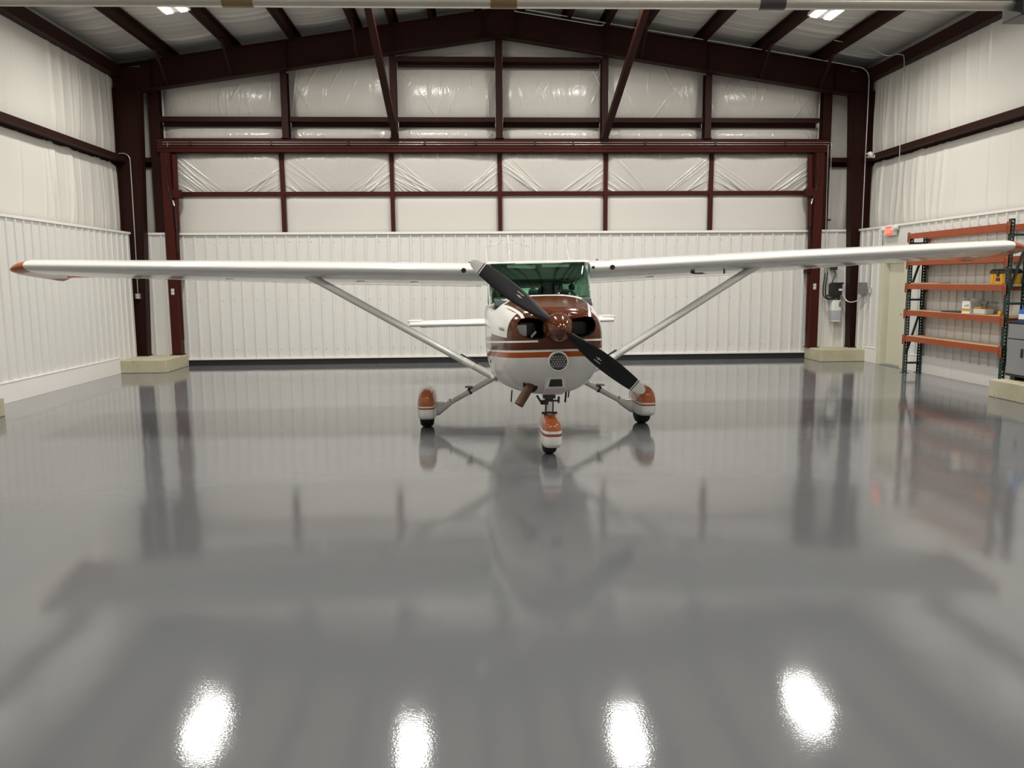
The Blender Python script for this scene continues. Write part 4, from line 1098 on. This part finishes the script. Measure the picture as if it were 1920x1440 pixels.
mb = MB(); mb.tube(smoothpath([(7.57, 16.42, 1.86), (7.57, 16.40, 1.74), (7.53, 16.40, 1.64), (7.53, 16.42, 1.57)]), .011, 8); part('power_cord', mb, M_black, e, smooth=60)
mb = MB(); mb.box(7.355, 7.43, 16.38, 16.44, 1.83, 1.87); mb.tube([(7.36, 16.41, 1.8), (7.36, 16.41, 1.9)], .018, 8); mb.tube([(7.42, 16.41, 1.78), (7.42, 16.41, 1.88)], .018, 8); part('valve_fitting', mb, M_chrome, e)
mb = MB(); mb.box(7.51, 7.63, 16.42, 16.55, 1.86, 1.96); solo('power_socket', mb, M_darkmetal, 'dark junction box above the black hydraulic pump', 'socket', bevel=.006)
# grey switch boxes on the right wall
e = empty('switch_box', (8.0, 16.0, 1.35), 'grey electrical switch box and conduit by the right column', 'switch box')
mb = MB(); mb.box(7.92, 8.02, 15.93, 16.10, 1.36, 1.60); part('box', mb, M_grey, e, bevel=.006)
mb = MB(); mb.box(7.96, 8.02, 15.74, 15.84, 1.38, 1.50); part('receptacle_box', mb, M_galv, e, bevel=.004)
for z in (1.415, 1.46):
    mb = MB(); mb.lathe([(15.734, .014), (15.742, .016)], (7.99, 0, z), 'Y', 10); part('socket', mb, M_whiteplastic, e, smooth=40)
mb = MB(); mb.tube(smoothpath([(7.98, 16.02, 1.36), (7.96, 16.05, 1.27), (7.86, 16.15, 1.20), (7.78, 16.25, 1.22), (7.72, 16.34, 1.36)]), .012, 8); part('flexible_conduit', mb, M_galv, e, smooth=60)
mb = MB(); mb.tube(smoothpath([(7.99, 15.80, 1.38), (7.96, 15.82, 1.22), (7.93, 15.9, 1.12), (7.92, 15.98, 1.05)]), .010, 8); part('flexible_conduit', mb, M_galv, e, smooth=60)
mb = MB(); mb.tube([(8.00, 15.79, 1.50), (8.00, 15.79, 2.62)], .012, 8); part('riser_conduit', mb, M_galv, e, smooth=60)
# small labels on the door jambs
for x, z, lab in ((-5.945, 1.46, 'small white sticker on the left door jamb'), (7.165, 1.46, 'small white sticker on the right door jamb')):
    e = empty('jamb_sticker', (x, 16.435, z), lab, 'sticker', 'stickers on the door jambs')
    mb = MB(); mb.box(x - .03, x + .03, 16.433, 16.44, z, z + .055); part('sticker', mb, M_whiteplastic, e)
    mb = MB(); mb.box(x - .03, x + .03, 16.433, 16.44, z + .065, z + .12); part('sticker', mb, M_whiteplastic, e)
    mb = MB()
    for k in range(3): mb.box(x - .022, x + .022, 16.431, 16.434, z + .012 + k * .04, z + .02 + k * .04)
    part('print_line', mb, M_doorsteel, e)
# security camera
e = empty('security_camera', (7.93, 15.95, 4.05), 'small white security camera on the right wall girt', 'camera')
mb = MB(); mb.lathe([(0, .03), (.02, .06), (.07, .065), (.10, .05), (.12, .02)], (7.96, 15.93, 4.05), 'Z', 16); part('body', mb, M_whiteplastic, e, smooth=50)
mb = MB(); mb.tube([(7.93, 15.92, 4.10), (7.86, 15.86, 4.085)], .038, 14); part('lens_tube', mb, M_whiteplastic, e, smooth=50)
mb = MB(); mb.tube([(7.866, 15.865, 4.087), (7.852, 15.853, 4.083)], .028, 14); part('lens', mb, M_black, e, smooth=50)
mb = MB(); mb.box(7.95, 8.05, 15.90, 15.96, 4.05, 4.11); part('bracket', mb, M_whiteplastic, e)
# exit sign
e = empty('exit_sign', (8.0, 15.05, 2.48), 'lit red exit sign with twin emergency lamps on the right wall', 'exit sign')
mb = MB(); mb.box(XR - .075, XR - .02, 14.87, 15.24, 2.48, 2.66); part('housing', mb, M_whiteplastic, e, bevel=.01)
mb = MB(); mb.box(XR - .080, XR - .074, 14.93, 15.20, 2.49, 2.65); part('sign_face', mb, M_exit, e)
me = text_mesh('EXIT', .13, .001); me.materials.append(M_exit_txt)
o = link('letters', me, e, (XR - .083 - 8.0, 15.175 - 15.05, 2.525 - 2.48)); o.rotation_euler = (R_(90), 0, R_(-90)); o.scale = (.78, 1, 1)
for y in (15.28, 14.84):
    mb = MB(); mb.lathe([(-.10, .045), (-.05, .05), (-.0, .03)], (XR - .03, y, 2.61), 'X', 14); part('lamp_head', mb, M_whiteplastic, e, smooth=50)

# ================================================================== pallet rack
RXF, RXB, RY0, RY1 = 7.70, 8.00, 11.21, 13.82
rk = empty('pallet_rack', (7.85, 12.5, 0), 'orange and dark green pallet rack against the right wall', 'rack')
def post_mesh(H):
    mb = MB()
    # front face with punched holes, side returns
    hw = .038
    mb.box(-.003, 0, -hw, -.010, 0, H); mb.box(-.003, 0, .010, hw, 0, H)
    n = int(H / .05)
    for k in range(n): mb.box(-.003, 0, -.010, .010, k * .05 + .02, k * .05 + .05)
    for k in range(n): mb.box(0, .018, -hw, -hw + .003, k * .05 + .02, k * .05 + .05); mb.box(0, .018, hw - .003, hw, k * .05 + .02, k * .05 + .05)
    mb.box(.018, .045, -hw, -hw + .003, 0, H); mb.box(.018, .045, hw - .003, hw, 0, H)
    return mb.mesh('rack_post', M_rackgreen)
PM = {RY0: post_mesh(2.50), RY1: post_mesh(2.435)}
for y in (RY0, RY1):
    inst('upright_post', PM[y], rk, (RXF, y, .006)); inst('upright_post', PM[y], rk, (RXB, y, .006), (0, 0, math.pi))
    for x in (RXF + .02, RXB - .02):
        mb = MB(); mb.box(x - .05, x + .05, y - .06, y + .06, 0, .006); part('foot_plate', mb, M_rackgreen, rk)
    for (za, zb) in ((.18, .18), (1.30, 1.30), (2.28, 2.28)):
        mb = MB(); mb.bar((RXF + .03, y, za), (RXB - .03, y, zb), .03, .035); part('frame_brace', mb, M_rackgreen, rk)
    for (za, zb) in ((.34, 1.18), (1.42, 2.2)):
        mb = MB(); mb.bar((RXF + .03, y, za), (RXB - .03, y, zb), .03, .03, (0, 1, 0)); part('frame_brace', mb, M_rackgreen, rk)
LV = [.665, 1.115, 1.575, 1.985, 2.445]
def beam_mesh():
    mb = MB(); mb.prism([(-.025, -.09), (.025, -.09), (.025, -.03), (.005, -.03), (.005, 0), (-.025, 0)], 'Y', 0, RY1 - RY0 - .08)
    return mb.mesh('rack_beam', M_rackorange)
def conn_mesh():
    mb = MB(); mb.box(-.035, -.028, -.04, .035, -.15, .02); mb.box(-.035, .01, .03, .036, -.15, .02)
    for k in range(3):
        for j in (-.018, .012): mb.box(-.037, -.034, j, j + .012, -.13 + k * .035, -.11 + k * .035, 1)
    return mb.mesh('beam_connector', [M_rackorange, M_black])
BM, CM = beam_mesh(), conn_mesh()
for z in LV:
    inst('beam', BM, rk, (RXF, RY0 + .04, z)); inst('beam', BM, rk, (RXB, RY1 - .04, z), (0, 0, math.pi))
    inst('beam_connector', CM, rk, (RXF, RY0 + .0, z)); inst('beam_connector', CM, rk, (RXF, RY1 - .0, z)); inst('beam_connector', CM, rk, (RXB, RY1, z), (0, 0, math.pi)); inst('beam_connector', CM, rk, (RXB, RY0, z), (0, 0, math.pi))
for z in LV[:3]:
    for k in range(3):
        y0 = RY0 + .05 + k * .845
        mb = MB(); mb.box(RXF + .008, RXB - .008, y0, y0 + .835, z - .028, z + .008); part('deck_board', mb, M_wood, rk)
# things on the rack
mb = MB(); mb.box(7.70, 7.98, 11.56, 13.80, 1.986, 2.012); solo('white_board', mb, M_trim, 'long white board lying on the second highest rack level', 'board', bevel=.003)
mb = MB(); mb.box(7.72, 7.95, 12.96, 13.76, 1.584, 1.598); solo('cardboard_sheet', mb, M_card, 'flat brown sheet on the middle rack level', 'cardboard', bevel=.002)
mb = MB(); mb.box(7.71, 7.95, 12.33, 12.80, 1.124, 1.145); solo('black_panel', mb, M_black, 'flat black panel on the rack beside the white cartons', 'panel', bevel=.002)
e = empty('toolbox', (7.85, 11.42, 1.584), 'yellow toolbox with black lid at the rack end', 'toolbox')
mb = MB(); mb.box(7.73, 7.96, 11.27, 11.63, 1.584, 1.735); part('body', mb, M_yellow, e, bevel=.012)
mb = MB(); mb.prism([(7.72, 1.735), (7.97, 1.735), (7.97, 1.765), (7.93, 1.80), (7.76, 1.80), (7.72, 1.765)], 'Y', 11.26, 11.64); part('lid', mb, M_black, e, bevel=.008)
mb = MB(); mb.box(7.712, 7.73, 11.42, 11.47, 1.69, 1.775); part('latch', mb, M_black, e, bevel=.003)
for y in (11.33, 11.54):
    mb = MB(); mb.box(7.72, 7.732, y, y + .03, 1.60, 1.72); part('rib', mb, M_yellow, e, bevel=.003)
mb = MB(); mb.box(7.724, 7.729, 11.40, 11.49, 1.625, 1.67); part('badge', mb, M_black, e)
for nm, y0, y1, h, lab in (('carton', 12.08, 12.29, .235, 'open white carton with yellow band on the rack'),):
    e = empty(nm, (7.83, (y0 + y1) / 2, 1.124), lab, 'carton')
    mb = MB(); mb.box(7.74, 7.92, y0, y1, 1.124, 1.126); mb.box(7.74, 7.743, y0, y1, 1.124, 1.124 + h * .82); mb.box(7.917, 7.92, y0, y1, 1.124, 1.124 + h); mb.box(7.74, 7.92, y0, y0 + .003, 1.124, 1.124 + h); mb.box(7.74, 7.92, y1 - .003, y1, 1.124, 1.124 + h); part('box_walls', mb, M_whiteplastic, e)
    mb = MB(); mb.box(7.737, 7.7405, y0 + .01, y1 - .01, 1.16, 1.20); part('yellow_band', mb, M_yellow, e)
    mb = MB(); mb.box(7.737, 7.7405, y0 + .03, y1 - .06, 1.235, 1.245); mb.box(7.737, 7.7405, y0 + .03, y1 - .09, 1.255, 1.262); part('print_line', mb, M_grey, e)
    mb = MB(); mb.box(7.75, 7.91, y0 + .01, y1 - .01, 1.29, 1.31); part('contents', mb, M_card, e)
e = empty('clear_bin', (7.83, 11.87, 1.124), 'clear plastic bin of white packets beside the open carton', 'bin')
mb = MB(); mb.box(7.74, 7.92, 11.69, 12.05, 1.124, 1.315); part('bin', mb, M_clear, e)
mb = MB(); mb.box(7.76, 7.90, 11.75, 12.03, 1.127, 1.20); part('packet', mb, M_whiteplastic, e, bevel=.004)
mb = MB(); mb.box(7.77, 7.89, 11.85, 12.03, 1.20, 1.235); part('packet', mb, M_yellow, e, bevel=.004)
mb = MB(); mb.tube([(7.83, 11.86, 1.235), (7.83, 11.86, 1.29)], .016, 10); mb.tube([(7.83, 11.79, 1.295), (7.83, 11.92, 1.295)], .022, 10); part('knob', mb, M_grey, e, smooth=40)
e = empty('tape_reel', (7.78, 11.42, 1.124), 'small yellow tape measure at the rack end', 'tape measure')
mb = MB(); mb.lathe([(7.745, .02), (7.75, .032), (7.79, .032), (7.795, .02)], (0, 11.40, 1.156), 'X', 16); part('case', mb, M_yellow, e, smooth=50)
mb = MB(); mb.box(7.755, 7.785, 11.42, 11.47, 1.124, 1.135); part('tab', mb, M_yellow, e)

# cabinet on the near plinth
e = empty('tool_cabinet', (7.66, 10.6, .245), 'grey steel tool cabinet with black frame by the rack', 'cabinet')
CX0, CX1, CY0, CY1 = 7.56, 7.95, 10.20, 10.92
mb = MB(); mb.box(CX0 + .012, CX1, CY0, CY1, .30, 1.045); part('carcass', mb, M_black, e, bevel=.004)
mb = MB(); mb.box(CX0 - .005, CX1 + .01, CY0 - .01, CY1 + .01, 1.045, 1.07); part('top', mb, M_black, e, bevel=.006)
mb = MB(); mb.box(CX0, CX0 + .014, CY0 + .03, CY1 - .025, .83, 1.03); part('drawer', mb, M_grey, e, bevel=.004)
dd = None
mb = MB(); mb.box(CX0, CX0 + .014, CY0 + .03, CY1 - .025, .335, .815); dd = part('cabinet_door', mb, M_grey, e, bevel=.004)
mb = MB(); mb.box(CX0 - .014, CX0 + .002, CY0 + .36, CY0 + .40, .58, .70); part('handle', mb, M_black, dd, bevel=.004)
for y in (CY0 + .1, CY1 - .14):
    mb = MB(); mb.box(CX0 + .03, CX0 + .30, y - .04, y + .06, .245, .30); part('foot', mb, M_black, e, bevel=.006)
e = empty('blue_jug', (7.70, 10.72, 1.07), 'blue plastic jug standing on the grey cabinet', 'jug')
mb = MB(); mb.loft([[(7.70 + p[0] * k, 10.72 + p[2] * k * 1.0, z) for p in sup(0, .075, -.12, .12, 0, 4, 4, 24)] for z, k in ((1.071, .95), (1.085, 1), (1.19, 1), (1.225, .8), (1.25, .42), (1.275, .32))]); part('body', mb, M_blue, e, smooth=50)
mb = MB(); mb.tube([(7.70, 10.72, 1.27), (7.70, 10.72, 1.30)], .034, 14); part('cap', mb, M_blue, e, smooth=40)
mb = MB(); mb.tube(smoothpath([(7.70, 10.75, 1.25), (7.70, 10.82, 1.25), (7.70, 10.84, 1.20)]), .014, 8); part('handle', mb, M_blue, e, smooth=50)
mb = MB(); mb.box(7.620, 7.627, 10.67, 10.79, 1.10, 1.17); part('paper_label', mb, M_whiteplastic, e)
